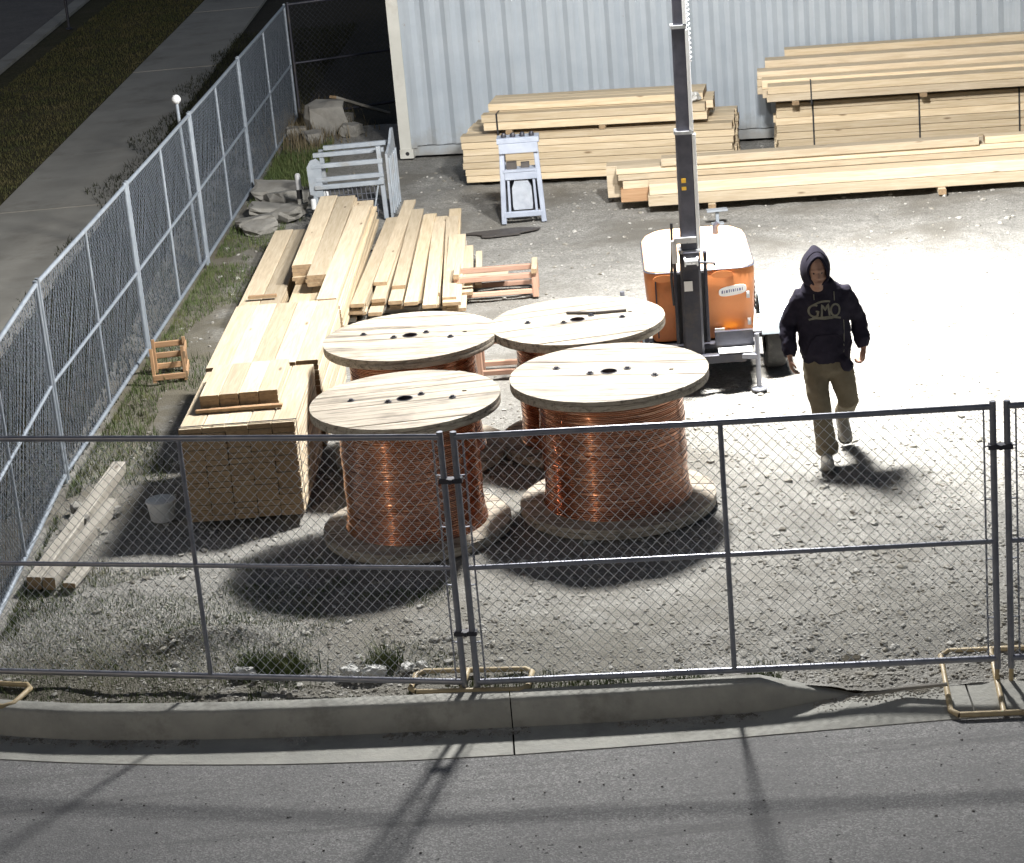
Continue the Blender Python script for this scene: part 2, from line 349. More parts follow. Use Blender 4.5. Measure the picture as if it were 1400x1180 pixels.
# big ground sheet behind the kerb out to the horizon
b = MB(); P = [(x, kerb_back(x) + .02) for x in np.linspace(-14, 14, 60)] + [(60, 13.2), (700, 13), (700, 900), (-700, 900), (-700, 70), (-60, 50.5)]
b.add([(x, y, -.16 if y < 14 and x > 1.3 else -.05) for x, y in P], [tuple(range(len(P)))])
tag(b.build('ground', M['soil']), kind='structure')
# gravel yard, a fine uneven grid
def vnoise(X, Y, sc, seed):
    r = np.random.default_rng(seed); T = r.random((128, 128)); x = X * sc; y = Y * sc
    i = np.floor(x).astype(int); j = np.floor(y).astype(int); u = x - i; v = y - j; u = u * u * (3 - 2 * u); v = v * v * (3 - 2 * v)
    g = lambda a, c: T[a % 128, c % 128]
    return (g(i, j) * (1 - u) + g(i + 1, j) * u) * (1 - v) + (g(i, j + 1) * (1 - u) + g(i + 1, j + 1) * u) * v
def yard_z(X, Y):
    z = (vnoise(X, Y, .8, 1) - .5) * .03 + (vnoise(X, Y, 2.7, 2) - .5) * .025 + (vnoise(X, Y, 7, 3) - .5) * .02 + (vnoise(X, Y, 17, 4) - .5) * .012 - .022
    fr = np.clip(1 - (Y - 13.45) / .75, 0, 1); rr = np.clip((X - 1.45) / .65, 0, 1); z = z - fr * rr * .075
    # trampled spoil ridges at the front left, low heap behind the kerb
    z = z + .11 * np.exp(-(((X + 2.25) / .55) ** 2 + ((Y - 15.0) / .22) ** 2)) * (.6 + .8 * vnoise(X, Y, 5, 5))
    z = z + .05 * np.exp(-(((X + 1.2) / .7) ** 2 + ((Y - 14.5) / .2) ** 2)) * (vnoise(X, Y, 6, 6))
    for c0 in (0.0, 1.55):                                  # wheel ruts curving out of the gate
        rx = 2.15 + c0 + .10 * (Y - 15) + .012 * (Y - 15) ** 2; q = (X - rx) / .16
        z = z + (-.026 * np.exp(-q * q) + .012 * np.exp(-(np.abs(q) - 1.9) ** 2 * 2.2)) * np.clip((Y - 13.9) / .5, 0, 1) * (.5 + vnoise(X, Y, .7, 8))
    return np.maximum(z, -.040 - fr * rr * .075)
nx, ny = 300, 520
gx = np.linspace(-3.95, 11, nx); t = np.linspace(0, 1, ny); gt = (np.exp(1.9 * t) - 1) / (math.exp(1.9) - 1)
kb = np.array([kerb_back(x) for x in gx]) - .012
X = np.repeat(gx[:, None], ny, 1); Y = kb[:, None] + gt[None] * (34.2 - kb[:, None]); Z = yard_z(X, Y)
idx = np.arange(nx * ny).reshape(nx, ny)
F = np.stack([idx[:-1, :-1], idx[1:, :-1], idx[1:, 1:], idx[:-1, 1:]], -1).reshape(-1, 4)
tag(link('gravel_yard', np_mesh('gravel_yard', np.stack([X, Y, Z], -1).reshape(-1, 3), F, M['gravel'], True)), kind='structure')
# left: soil strip, pavement slabs, verge, kerb of the side street, side street
def fx(y): return -3.84 + .062 * (y - 18.9) if y > 18.9 else -3.84          # line of the left fence
def wl_(y): return -6.62 + .040 * (y - 30.0)
def wr_(y): return -5.02 + .030 * (y - 30.0)
walk = tag(empty('pavement'), kind='structure')
ys = np.arange(15.35, 82, 3.7)
for y0, y1 in zip(ys, ys[1:]):
    y0 += .007; y1 -= .007; z = .005 + random.uniform(-.006, .006)
    MB().prism([(wl_(y0), y0), (wr_(y0), y0), (wr_(y1), y1), (wl_(y1), y1)], -.06, z).build('pavement_slab', M['walk'], walk)
ys = np.linspace(17, 110, 90)
P = [(wl_(y) - .02, y) for y in ys] + [(-8.75 + .02 * (y - 44), y) for y in ys[::-1]]
tag(MB().add([(x, y, -.02) for x, y in P], [tuple(range(len(P)))]).build('verge', M['turf']), kind='structure')
sk = tag(empty('street_kerb'), kind='structure')
for i in range(22):
    y0, y1 = 18 + i * 4 + .01, 22 + i * 4 - .01; e = lambda y: -8.77 + .02 * (y - 44)
    MB().prism([(e(y0) - .3, y0), (e(y0), y0), (e(y1), y1), (e(y1) - .3, y1)], -.2, .03).build('kerb_stone', M['walk'], sk)
P = [(-9.0 + .02 * (17 - 44), 17), (-9.0 + .02 * (120 - 44), 120), (-60, 120), (-60, 17)]
tag(MB().add([(x, y, -.03) for x, y in P], [tuple(range(len(P)))]).build('side_street', M['far_asphalt']), kind='structure')

# loose stones on the yard
ICO = bmesh.new(); bmesh.ops.create_icosphere(ICO, subdivisions=1, radius=1); tv = np.array([v.co[:] for v in ICO.verts]); tf = np.array([[v.index for v in f.verts] for f in ICO.faces]); ICO.free()
tv = tv * (1 + RNG.uniform(-.28, .22, (len(tv), 1)))
def stones(name, n_, xr, yr, s0, s1, keep=None, m='stone'):
    x = RNG.uniform(*xr, n_); y = yr[0] + (yr[1] - yr[0]) * RNG.random(n_) ** 1.5
    kb_ = np.array([kerb_back(a) for a in x]); ok = (y > kb_ + .03) & (x > np.array([fx(a) for a in y]) + .05)
    if keep is not None: ok &= keep(x, y)
    x, y = x[ok], y[ok]; s = s0 + (s1 - s0) * RNG.random(len(x)) ** 3
    sc = np.stack([s * RNG.uniform(.8, 1.4, len(x)), s * RNG.uniform(.7, 1.1, len(x)), s * RNG.uniform(.45, .8, len(x))], -1)
    return tag(link(name, scatter(name, tv, tf, np.stack([x, y, yard_z(x, y) + s * .18], -1), sc, RNG.uniform(0, 6.28, len(x)), M[m])), 'loose grey gravel stones strewn over the yard', 'gravel', kind='stuff')
stones('gravel_stones', 44000, (-3.8, 4.6), (13.5, 20.0), .004, .017, lambda x, y: vnoise(x, y, .8, 11) * vnoise(x, y, 2.7, 13) * 1.9 + .12 * (x > .5) > RNG.random(len(x)) * .95)
o = stones('gravel_lumps', 8000, (-3.8, 8), (13.6, 31), .010, .036, lambda x, y: vnoise(x, y, .9, 12) > RNG.random(len(x)) * 1.0)
o['label'] = 'larger gravel lumps scattered across the whole yard'
x = RNG.uniform(-3.3, 4, 260); y = RNG.uniform(10.6, 13.1, 260); s = RNG.uniform(.003, .010, 260)
ok = y < np.array([lerp_path(GUT, a) for a in x]) - .05
tag(link('road_grit', scatter('road_grit', tv, tf, np.stack([x, y, np.full(260, RZ) + s * .4], -1)[ok], np.stack([s, s, s * .6], -1)[ok], RNG.uniform(0, 6, 260)[ok], M['tarp'])), 'dark bits of grit on the asphalt road', 'grit', kind='stuff')

x = RNG.uniform(-3.6, 3.2, 5200); g0 = np.array([kfoot(a) for a in x]); y = g0 - np.abs(RNG.normal(0, .045, 5200)) - .01; s = RNG.uniform(.002, .008, 5200) * (vnoise(x, x * 0, 2.5, 61) > .4)
zg = np.array([RZ + .006 + gz(a) * max(0, 1 - (b_ - c_) / .35) for a, b_, c_ in zip(x, g0, y)]); ok = s > 0
tag(link('gutter_grit', scatter('gutter_grit', tv, tf, np.stack([x, y, zg + s * .3], -1)[ok], np.stack([s * 1.3, s, s * .6], -1)[ok], RNG.uniform(0, 6, 5200)[ok], M['stone'])), 'fine grit washed along the gutter under the kerb', 'grit', kind='stuff')
# grass blades
bt = np.array([(-.5, 0, 0), (.5, 0, 0), (.35, .18, .5), (-.35, .18, .5), (0, .55, 1)]); bf = np.array([(0, 1, 2), (0, 2, 3), (3, 2, 4)])
def grass(name, n_, gen, h0, h1, m, label, wid=.006):
    x, y = gen(n_); h = h0 + (h1 - h0) * RNG.random(len(x)) ** 2
    sc = np.stack([np.full(len(x), wid) * RNG.uniform(.7, 1.5, len(x)), h * RNG.uniform(.3, 1.3, len(x)), h], -1)
    z = np.where(x > -3.9, yard_z(x, y), -.02)
    return tag(link(name, scatter(name, bt, bf, np.stack([x, y, z - .005], -1), sc, RNG.uniform(0, 6.28, len(x)), M[m])), label, 'grass', kind='stuff')
def g_strip(n_):
    y = RNG.uniform(14.6, 35.5, n_); u = RNG.random(n_) ** 1.4; x = np.array([fx(a) for a in y]) + .04 + u * (.75 + .5 * vnoise(y, y * 0, .5, 21))
    k = vnoise(x, y, 1.1, 22) * .7 + vnoise(x, y, 3.1, 23) * .4 > .42 + .35 * u; return x[k], y[k]
def g_front(n_):
    x = RNG.uniform(-3.8, -.5, n_); y = RNG.uniform(13.7, 16.6, n_); kb_ = np.array([kerb_back(a) for a in x])
    k = (y > kb_ + .03) & (vnoise(x, y, 1.6, 24) + vnoise(x, y, 5, 25) * .5 > .36 + .42 * np.clip((x + 3.8) / 2.2, 0, 1.2) + .20 * np.clip((y - 14.3) / 2, 0, 1)); return x[k], y[k]
def g_verge(n_):
    y = 22 + 34 * RNG.random(n_) ** .9; x = np.array([wl_(a) for a in y]) - .03 - RNG.random(n_) * (2.2); return x, y
def g_edge(n_):
    x = RNG.uniform(-1.9, 1.6, n_); y = np.array([kerb_back(a) for a in x]) + .03 + RNG.random(n_) ** 2 * .3; k = vnoise(x, y, 4, 28) > .55; return x[k], y[k]
grass('strip_grass', 32000, g_strip, .03, .11, 'grass', 'green grass growing along the foot of the left fence')
grass('corner_grass', 34000, g_front, .015, .055, 'grass', 'patchy green grass in the front left corner of the yard', .0042)
grass('verge_grass', 42000, g_verge, .03, .07, 'vgrass', 'rough olive grass verge beyond the pavement', .012)
grass('kerb_grass', 5000, g_edge, .02, .07, 'grass', 'thin weeds behind the kerb under the front fence')
def g_dark(n_):  # scalloped dark band standing in for the left fence's shadow
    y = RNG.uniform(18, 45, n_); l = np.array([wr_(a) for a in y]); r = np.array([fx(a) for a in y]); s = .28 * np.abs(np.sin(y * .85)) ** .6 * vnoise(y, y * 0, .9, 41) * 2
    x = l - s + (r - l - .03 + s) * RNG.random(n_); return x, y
grass('fence_shadow_weeds', 26000, g_dark, .04, .12, 'weeds', 'dark weeds standing in for the left fence shadow beside the pavement', .014)

# ------------------------------------------------------------------ fences
def fence_panel(a, c, h=1.76, label='', mat_pipe='galv', netting=False, step=.072, wire_r=.0019, tension=True, group='fence panels'):
    a, c = Vector((a[0], a[1], 0)), Vector((c[0], c[1], 0)); d = c - a; L = d.length; yaw = math.atan2(d.y, d.x)
    r = empty('chain_link_fence', a, yaw, label, 'fence', group); pr = .021; z0 = .07
    for x in (0, L): MB().tube([(x, 0, .0), (x, 0, h + .035)], pr, 10).build('post', M[mat_pipe], r, 50)
    MB().tube([(L / 2, 0, z0), (L / 2, 0, h)], pr * .8, 8).build('upright', M[mat_pipe], r, 50)
    MB().tube([(0, 0, h), (L * .5, 0, h - .004), (L, 0, h)], pr, 10).build('top_rail', M[mat_pipe], r, 50)
    MB().tube([(0, 0, .87), (L, 0, .87)], pr * .8, 8).build('middle_rail', M[mat_pipe], r, 50)
    MB().tube([(0, 0, z0), (L, 0, z0)], pr, 10).build('bottom_rail', M[mat_pipe], r, 50)
    if tension:
        for x in (.055, L - .055):
            b = MB(); b.bar((x, .012, z0), (x, .012, h), .012, .004)
            for z in (.35, .75, 1.15, 1.5): b.bar((x, .012, z), (0 if x < 1 else L, 0, z), .014, .006)
            b.build('tension_bar', M[mat_pipe], r)
    b = MB(); u0, u1, v0, v1 = .02, L - .02, z0, h; k = v1 - v0; sl = 1.05       # diamond mesh, two families of wires
    for fam in (1, -1):
        q = u0 - k / sl if fam == 1 else u0
        end = u1 if fam == 1 else u1 + k / sl
        yo = .004 * fam
        while q < end:
            pts = []
            z_at = lambda u: v0 + (u - q) * sl if fam == 1 else v0 + (q - u) * sl
            lo, hi = (max(u0, q), min(u1, q + k / sl)) if fam == 1 else (max(u0, q - k / sl), min(u1, q))
            if hi - lo > .01:
                m_ = (lo + hi) / 2 + random.uniform(-.004, .004)
                b.tube([(lo, yo, z_at(lo)), (m_, yo + random.uniform(-.006, .006), z_at(m_)), (hi, yo, z_at(hi))], wire_r * (.8 if fam == 1 else 1.0), 4, False)
            q += step
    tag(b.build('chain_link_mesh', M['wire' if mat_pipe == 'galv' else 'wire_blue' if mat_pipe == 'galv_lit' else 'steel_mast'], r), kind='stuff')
    if netting:
        nu, nv = 36, 6; vs = []; fs = []
        for i in range(nu + 1):
            u = .02 + (L - .04) * i / nu; s = (i / nu * 2) % 1; sag = 1.34 - .20 * 4 * s * (1 - s) * (1.0 if i <= nu / 2 else .8)
            for j in range(nv + 1): vs.append((u, -.03 + .02 * math.sin(u * 5 + j) * (j / nv), .06 + (sag - .06) * j / nv))
        for i in range(nu):
            for j in range(nv): p0 = i * (nv + 1) + j; fs.append((p0, p0 + nv + 1, p0 + nv + 2, p0 + 1))
        MB().add(vs, fs).build('debris_netting', M['netting'], r, 60)
    return r
fence_panel((-3.86, 14.70), (-.455, 13.785), label='front fence panel reaching the left edge, before the lumber stacks', group='front fence panels')
fence_panel((-.37, 13.765), (2.955, 13.425), label='front fence panel before the right spools and the walking person', group='front fence panels')
fence_panel((3.04, 13.415), (6.36, 13.08), label='front fence panel cut off by the right edge', group='front fence panels')
def clamp(a, z, label):
    b = MB(); b.box((0, 0, 0), (.15, .055, .03)); b.tube([(0, -.045, 0), (0, .045, 0)], .008, 6); b.box((0, -.034, 0), (.022, .012, .03))
    o = b.build('coupler', M['steel_dark'], loc=(a[0], a[1], z), rot=(0, 0, rad(-8))); tag(o, label, 'coupler', 'fence couplers')
clamp((-.413, 13.775), 1.47, 'upper coupler joining the two front fence posts at the copper spools')
clamp((-.413, 13.775), .42, 'lower coupler joining the two front fence posts at the copper spools')
clamp((2.998, 13.42), 1.50, 'coupler joining the two front fence posts near the right edge')
NODE = [(-3.86, 14.82), (-3.85, 18.80), (-3.60, 22.58), (-3.36, 26.27), (-3.13, 30.1), (-2.84, 34.98)]
LB = ['nearest panel of the left side fence, beside the grey timbers', 'left fence panel beside the small crate and the near lumber stack', 'left fence panel right before the white ball post, beside the loose boards', 'left fence panel just beyond the white ball post', 'farthest panel of the left side fence, by the dark corner']
for i, (a, c) in enumerate(zip(NODE, NODE[1:])):
    A = Vector(a); C = Vector(c); dd = (C - A).normalized() * .045
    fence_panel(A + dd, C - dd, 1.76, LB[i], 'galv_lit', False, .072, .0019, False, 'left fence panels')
fence_panel((-2.80, 35.08), (.8, 36.3), 1.76, 'back fence panel in the dark beside the container', 'steel_dark', False, .08, .0015, False, 'back fence panels')  # dark steel stands in for the container's shadow on this panel
b = MB(); b.tube([(0, 0, 0), (-.03, 0, 1.9)], .02, 8); p = empty('ball_post', (-3.45, 26.27, 0), 0, 'thin white post with a ball cap behind the left fence', 'post')
b.build('pole', M['galv_lit'], p, 50); MB().lathe([(0.001, -.055), (.03, -.047), (.05, -.02), (.055, 0), (.05, .02), (.03, .047), (.001, .055)], 16, (-.03, 0, 1.95)).build('ball_cap', M['white_plastic'], p, 60)
b = MB(); b.tube([(0, 0, 0), (0, 0, 2.4)], .03, 8); p = empty('street_post', (-8.32, 47.8, 0), 0, 'thin dark post standing on the far verge by the street', 'post')
b.build('pole', M['steel_dark'], p, 50); MB().lathe([(.07, 0), (.07, .02), (.035, .04)], 10).build('base_collar', M['steel_dark'], p)
# tubular fence feet
def foot(loc, rz, lx, ly, inner, label):
    r = empty('pipe_stand', loc, rz, label, 'fence stand', 'tubular fence stands'); t = .019; e = .05
    rr = lambda x, y: [(-x + e, -y, .02), (x - e, -y, .02), (x, -y + e, .02), (x, y - e, .02), (x - e, y, .02), (-x + e, y, .02), (-x, y - e, .02), (-x, -y + e, .02), (-x + e, -y, .02)]
    MB().tube(rr(lx / 2, ly / 2), t, 8, False).build('base_frame', M['yellow_steel'], r, 50)
    MB().tube([(inner - .045, -ly / 2, .022), (inner - .045, ly / 2, .022)], t, 8).build('cross_tube', M['yellow_steel'], r, 50)
    for dx in (-.045, .045): MB().tube([(inner + dx, 0, .02), (inner + dx, 0, .16)], .015, 8).build('socket', M['yellow_steel'], r, 50)
    return r
_ft = foot((3.0, 13.45, -.118), rad(-6), .74, .72, 0, 'tan tubular fence stand on the concrete at the right edge'); _ft.rotation_euler = (rad(9.5), 0, rad(-6))
foot((-.41, 13.9, .005), rad(-9), .78, .32, 0, 'tan tubular fence stand on the kerb under the middle fence posts')
foot((-3.80, 14.42, .0), rad(-18), .74, .34, 0, 'tan tubular fence stand in the grass at the lower left corner')

# ------------------------------------------------------------------ shipping container
CY = rad(-10.8)
cont = empty('shipping_container', (-1.19, 31.44, 0), CY, 'blue grey corrugated steel shipping container behind the lumber', 'container')
CL, CW, CH = 12.19, 2.44, 2.6
def corr(L, x0, z0, z1, flip=False):
    b = MB(); pr = []; x = x0
    while x < L - x0 - .278:
        pr += [(x, 0), (x + .070, 0), (x + .139, .038), (x + .209, .038)]; x += .278
    pr += [(x, 0), (L - x0, 0)]
    n_ = len(pr); vs = [(u, v, z0) for u, v in pr] + [(u, v, z1) for u, v in pr]
    b.add(vs, [(i, i + 1, n_ + i + 1, n_ + i) for i in range(n_ - 1)]); return b
corr(CL, .24, .165, CH - .1).build('corrugated_wall', M['cont'], cont, loc=(0, .012, 0))
corr(CW, .16, .165, CH - .1).build('corrugated_end', M['cont'], cont, loc=(.03, CW, 0), rot=(0, 0, rad(-90)))
b = MB(); b.box((.08, .08, CH / 2), (.16, .16, CH)); b.build('corner_post', M['cont_post'], cont)
b = MB(); b.box((.20, .05, CH / 2 + .03), (.085, .06, CH - .2)); b.build('edge_plate', M['cont'], cont)
b = MB(); b.box((CL - .08, .08, CH / 2), (.16, .16, CH)); b.build('corner_post', M['cont_post'], cont)
b = MB(); b.box((CL / 2, .10, .085), (CL - .33, .10, .13)); b.build('bottom_rail', M['cont'], cont)
b = MB(); b.box((CL / 2, .06, CH - .05), (CL - .33, .12, .1)); b.build('top_rail', M['cont'], cont)
b = MB(); b.box((CL / 2, CW / 2 + .07, CH - .02), (CL - .34, CW - .16, .03)); b.build('roof', M['cont'], cont)
b = MB(); b.box((CL / 2, CW / 2 + .1, .12), (CL - .36, CW - .3, .06)); b.build('floor', M['cont'], cont)
b = MB(); b.box((CL / 2, CW - .02, CH / 2), (CL - .3, .04, CH - .1)); b.build('back_wall', M['cont'], cont)
for z in (.0, CH - .12):
    b = MB(); b.box((.09, .075, z + .062), (.19, .19, .124)); b.build('corner_casting', M['cont_post'], cont)
    b = MB(); b.tube([(.10, -.021, z + .065), (.10, -.015, z + .065)], .028, 12); b.build('casting_hole', M['black'], cont)

# ------------------------------------------------------------------ lumber
_bc = {}
def board_mesh(L, w, t, m, bow=0.0):
    k = (round(L, 2), round(w, 3), round(t, 3), m)
    if k not in _bc:
        me = MB().box((0, 0, 0), k[:3], ch=min(.006, t * .12)).mesh('board', M[m])
        me.materials.append(M['end_grain'])
        for f_i in (8, 9): me.polygons[f_i].material_index = 1
        _bc[k] = me
    return _bc[k]
def board(parent, x, y, z, L, w, t, m='pine', rz=0.0, rx=0.0, ry=0.0, name='board'):
    return link(name, board_mesh(L, w, t, m), parent, (x, y, z), (rx, ry, rz))
def bundle(r, x0, x1, y0, w, ncol, z0, t, nrow, m='pine', gap=.003, jl=.02, end=.0, skip=None):
    """boards along local X; columns in +Y from the front, rows upward"""
    for j in range(nrow):
        for i in range(ncol):
            if skip and skip(i, j): continue
            if 0 < i < ncol - 1 and 0 < j < nrow - 1 and end == 0 and (i > 1): continue     # hidden core of a closed bundle
            a, c = x0 + random.uniform(-jl, jl), x1 + random.uniform(-jl, jl)
            board(r, (a + c) / 2, y0 + w / 2 + i * (w + gap) + random.uniform(-.003, .003), z0 + t / 2 + j * (t + gap) + (i * 7 % 3) * .0008, c - a, w, t - random.uniform(0, .003), m, rx=random.uniform(-.004, .004))
def strap(r, x, y0, y1, z0, z1, m='black', w=.022):
    e = .004; b = MB()
    for p, q in (((x, y0 - e, z0 - e), (x, y0 - e, z1 + e)), ((x, y0 - e, z1 + e), (x, y1 + e, z1 + e)), ((x, y1 + e, z1 + e), (x, y1 + e, z0 - e)), ((x, y1 + e, z0 - e), (x, y0 - e, z0 - e))):
        p, q = Vector(p), Vector(q); c_ = (p + q) / 2; dd = q - p; b.box(c_, (w, max(abs(dd.y), .003), max(abs(dd.z), .003)))
    b.build('strap', M[m], r)
def bearer(r, x, y0, y1, z, t=.07, m='pine_old'): board(r, x, (y0 + y1) / 2, z + t / 2, y1 - y0, .09, t, m, rz=rad(90), name='bearer')

# near left stacks, boards running away from the camera (local X = away)
NY = rad(90 - 2.6)
r = empty('lumber_stack', (-2.16, 17.30, 0), NY, 'tall square lumber stack nearest the front fence, dark board ends facing the road', 'lumber stack', 'pine lumber stacks')
for xx in (.25, 1.3): bearer(r, xx, -.43, .43, 0, .06)
bundle(r, 0, 1.56, -.46, .18, 5, .062, .042, 17, 'pine_pale', gap=.004, jl=.012, end=1)
bb = r
strap(bb, .04, -.47, .465, .062, .845, 'black', .018)
r = empty('lumber_pack', (-2.16, 17.30, .848), NY, 'small pack of four pale boards on top of the nearest lumber stack', 'lumber pack')
for i in range(4):
    for j in range(3): board(r, .86 + .01 * i, .26 - .158 * i, .022 + j * .041, .86, .154, .040, 'pine_pale')
board(r, .43 - .05, .02, .005 + .012, .05, .70, .024, 'crate_wood', name='spacer')
r = empty('lumber_stack', (-2.08, 18.98, 0), NY, 'tall pale lumber stack behind the nearest one, beside the left spools', 'lumber stack', 'pine lumber stacks')
for xx in (.3, 1.6): bearer(r, xx, -.45, .45, 0, .06)
bundle(r, 0, 1.98, -.48, .19, 5, .062, .042, 17, 'pine_pale', gap=.004, jl=.016, end=1)
# three lower piles behind
def pile(name, loc, label): return empty(name, loc, NY, label, 'lumber pile', 'low piles of loose boards')
r = pile('board_pile', (-2.52, 23.2, 0), 'low pile of two wide boards farthest left behind the tall stacks')
for xx in (.3, 2.8): bearer(r, xx, -.25, .25, 0, .05)
for j in range(4):
    for i in range(2): board(r, 1.75 + random.uniform(-.03, .03) - (.12 if j < 2 else 0), .115 - .225 * i, .07 + j * .043, 3.5, .218, .041, 'pine_pale' if j > 2 else 'pine')
board(r, .32, -.02, .262, .05, .30, .03, 'crate_wood', name='spacer')
r = pile('board_pile', (-1.9, 22.9, 0), 'middle pile of long wide boards stepped at the near end')
for xx in (.3, 3.4): bearer(r, xx, -.38, .38, 0, .05)
for j in range(10):
    n_ = 3
    for i in range(n_):
        st = [1.05, .55, -.45][i] if j > 6 else [1.0, .9, -.45][i] if j > 4 else [.05 + .1 * (j % 3), .0 + .12 * ((j + 1) % 3), -.45][i]
        en = 4.35 + random.uniform(-.05, .05)
        if i == 2 and j > 7: en = 3.7
        board(r, (st + en) / 2, .215 - .215 * i + .02 * (j > 5), .07 + j * .041, en - st, .208, .039, 'pine_pale' if j > 6 else 'pine', rz=rad(random.uniform(-.4, .4)))
r = pile('board_pile', (-.96, 23.1, 0), 'pile of narrow loose boards fanned apart, behind the left spools')
for xx in (.3, 3.0): bearer(r, xx, -.5, .56, 0, .05)
for j in range(4):
    for i in range(6):
        if j > 3 and i in (0, 5) and j == 5: pass
        st = random.uniform(-.12, .35) if j < 3 else random.uniform(-.35, .1)
        if i in (1, 2) and j > 2: st += .75
        ln = random.uniform(3.5, 4.0)
        fan = rad((i - 2.5) * .75 + random.uniform(-.5, .5)); w = .145
        board(r, st + ln / 2, .46 - .168 * i - (i - 2.5) * .0, .072 + j * .041 + (i % 2) * .002, ln, w, .038, random.choice(['pine', 'pine_pale', 'pine_pale']), rz=fan, rx=rad(random.uniform(-1.2, 1.2)))
for k, (x0, y0, x1, y1, z, w) in enumerate([(-.50, 22.9, -.42, 25.6, .20, .19), (-.36, 23.5, -.33, 25.4, .12, .16), (-.22, 23.8, -.19, 25.3, .09, .07), (-.46, 23.0, -.40, 25.2, .07, .2)]):
    L_ = math.hypot(x1 - x0, y1 - y0)
    o = link('plank', board_mesh(L_, w, .036, 'pine_pale'), None, ((x0 + x1) / 2, (y0 + y1) / 2, z), (rad([2, -1, 0, 0][k]), rad([-1.4, -1.2, 0, 0][k]), math.atan2(y1 - y0, x1 - x0)))
    tag(o, ['broad loose plank lying right of the fanned board pile', 'shorter loose plank second right of the fanned board pile', 'narrow loose batten lying outermost right of the fanned boards', 'bottom plank under the broad loose plank beside the fanned pile'][k], 'plank', 'loose planks by the fanned pile')

# back left bundles
BY = rad(-10.5)
r = empty('lumber_bundle', (-.30, 29.22, 0), BY, 'wide layered lumber bundle lying against the container on the left', 'lumber bundle', 'strapped lumber bundles')
for xx in (.5, 2.9): bearer(r, xx, 0, 1.1, 0, .05)
bundle(r, 0, 3.45, 0, .22, 5, .052, .083, 7, 'pine', gap=.004, jl=.025, end=0)
strap(r, 2.75, 0, 1.115, .052, .66)
r = empty('lumber_bundle', (.0, 29.15, .665), BY, 'shorter strapped lumber bundle on top of the left back bundle', 'lumber bundle', 'strapped lumber bundles')
for xx in (.3, 1.5, 2.6): board(r, xx, .45, .025, .9, .08, .05, 'pine_pale', rz=rad(90), name='bearer')
bundle(r, 0, 2.85, 0, .20, 4, .052, .10, 2, 'pine', gap=.004, jl=.05, end=1)
for i in range(3): board(r, 1.4, .32 + .21 * i, .307, 2.75, .2, .09, 'pine')
strap(r, .16, 0, .81, .0, .262)
r2 = MB()
for k in range(9):
    a = random.uniform(0, 6.28); r2.tube([(.1 * math.cos(a) * random.random(), .06 * math.sin(a), .01), (.12 * math.cos(a + 1), .08 * math.sin(a + 1), .07 * random.random() + .03), (.16 * math.cos(a + 2), .07 * math.sin(a + 2.4), .015)], [.022, .032, .015], 6)
o = r2.build('plastic_wrap', M['paper'], loc=(2.58, 28.80, .94)); tag(o, 'crumpled white plastic wrap on the left back lumber bundle', 'plastic wrap')
# back right bundles
RY = rad(-7.5)
r = empty('lumber_bundle', (3.72, 29.25, 0), RY, 'tall layered lumber bundle by the container under the stepped beams', 'lumber bundle', 'strapped lumber bundles')
for xx in (.4, 2.6, 4.6): bearer(r, xx, 0, 1.0, 0, .05)
bundle(r, 0, 5.2, 0, .2, 5, .052, .092, 7, 'pine', gap=.003, jl=.03, end=0)
for xx in (.48, 1.82, 3.07): strap(r, xx, 0, 1.015, .052, .72)
r = empty('beam_bundle', (3.60, 29.0, .735), RY, 'stepped bundle of thick beams on top of the right back lumber', 'lumber bundle')
for xx in (.35, 1.95, 3.5): board(r, xx, .52, .027, 1.05, .09, .05, 'pine_pale', rz=rad(90), name='bearer')
for k, (xo, y_, zt, w) in enumerate([(.0, .14, .20, .28), (-.06, .43, .235, .27), (-.12, .71, .30, .27), (-.02, .98, .39, .26), (.24, 1.23, .47, .22)]):
    zz = .054; nb = 2 if zt < .25 else 3 if zt < .4 else 4; th = zt / nb
    for j in range(nb): board(r, 2.9 + xo + random.uniform(-.01, .01), y_, zz + th * (j + .5), 5.8, w, th - .004, 'pine' if j % 2 else 'pine_pale')
for xx in (.55, 3.25): strap(r, xx, .0, .57, -.0, .262, 'black', .018)
# long front right beams
FY = rad(-5.5)
r = empty('beam_stack', (1.86, 26.88, 0), FY, 'long bright beams on blocks in front of the back lumber, right side', 'lumber stack')
for xx in (.75, 3.45, 5.6): bearer(r, xx, -.08, .8, 0, .07, 'pine_pale')
for j in range(2): board(r, 3.4 + .02 * j, .14, .072 + .135 * (j + .5), 6.8, .28, .131, 'pine_pale')
for j in range(2): board(r, 3.15, .43, .072 + .135 * (j + .5), 6.9, .27, .131, 'pine_pale')
for j in range(2): board(r, 3.1 - .02 * j, .40 + .02 * j, .345 + .07 * (j + .5), 6.9, .24 - .02 * j, .067, 'pine_pale')
board(r, 2.05, .37, .487 + .05, 3.75, .2, .095, 'pine_pale'); board(r, 5.5, .40, .487 + .045, 3.0, .19, .085, 'pine')
board(r, 3.1, .72, .072 + .2, 7.2, .26, .39, 'pine_pale')
board(r, -.16, .30, .17, .34, .16, .15, 'crate_wood', name='bearer')

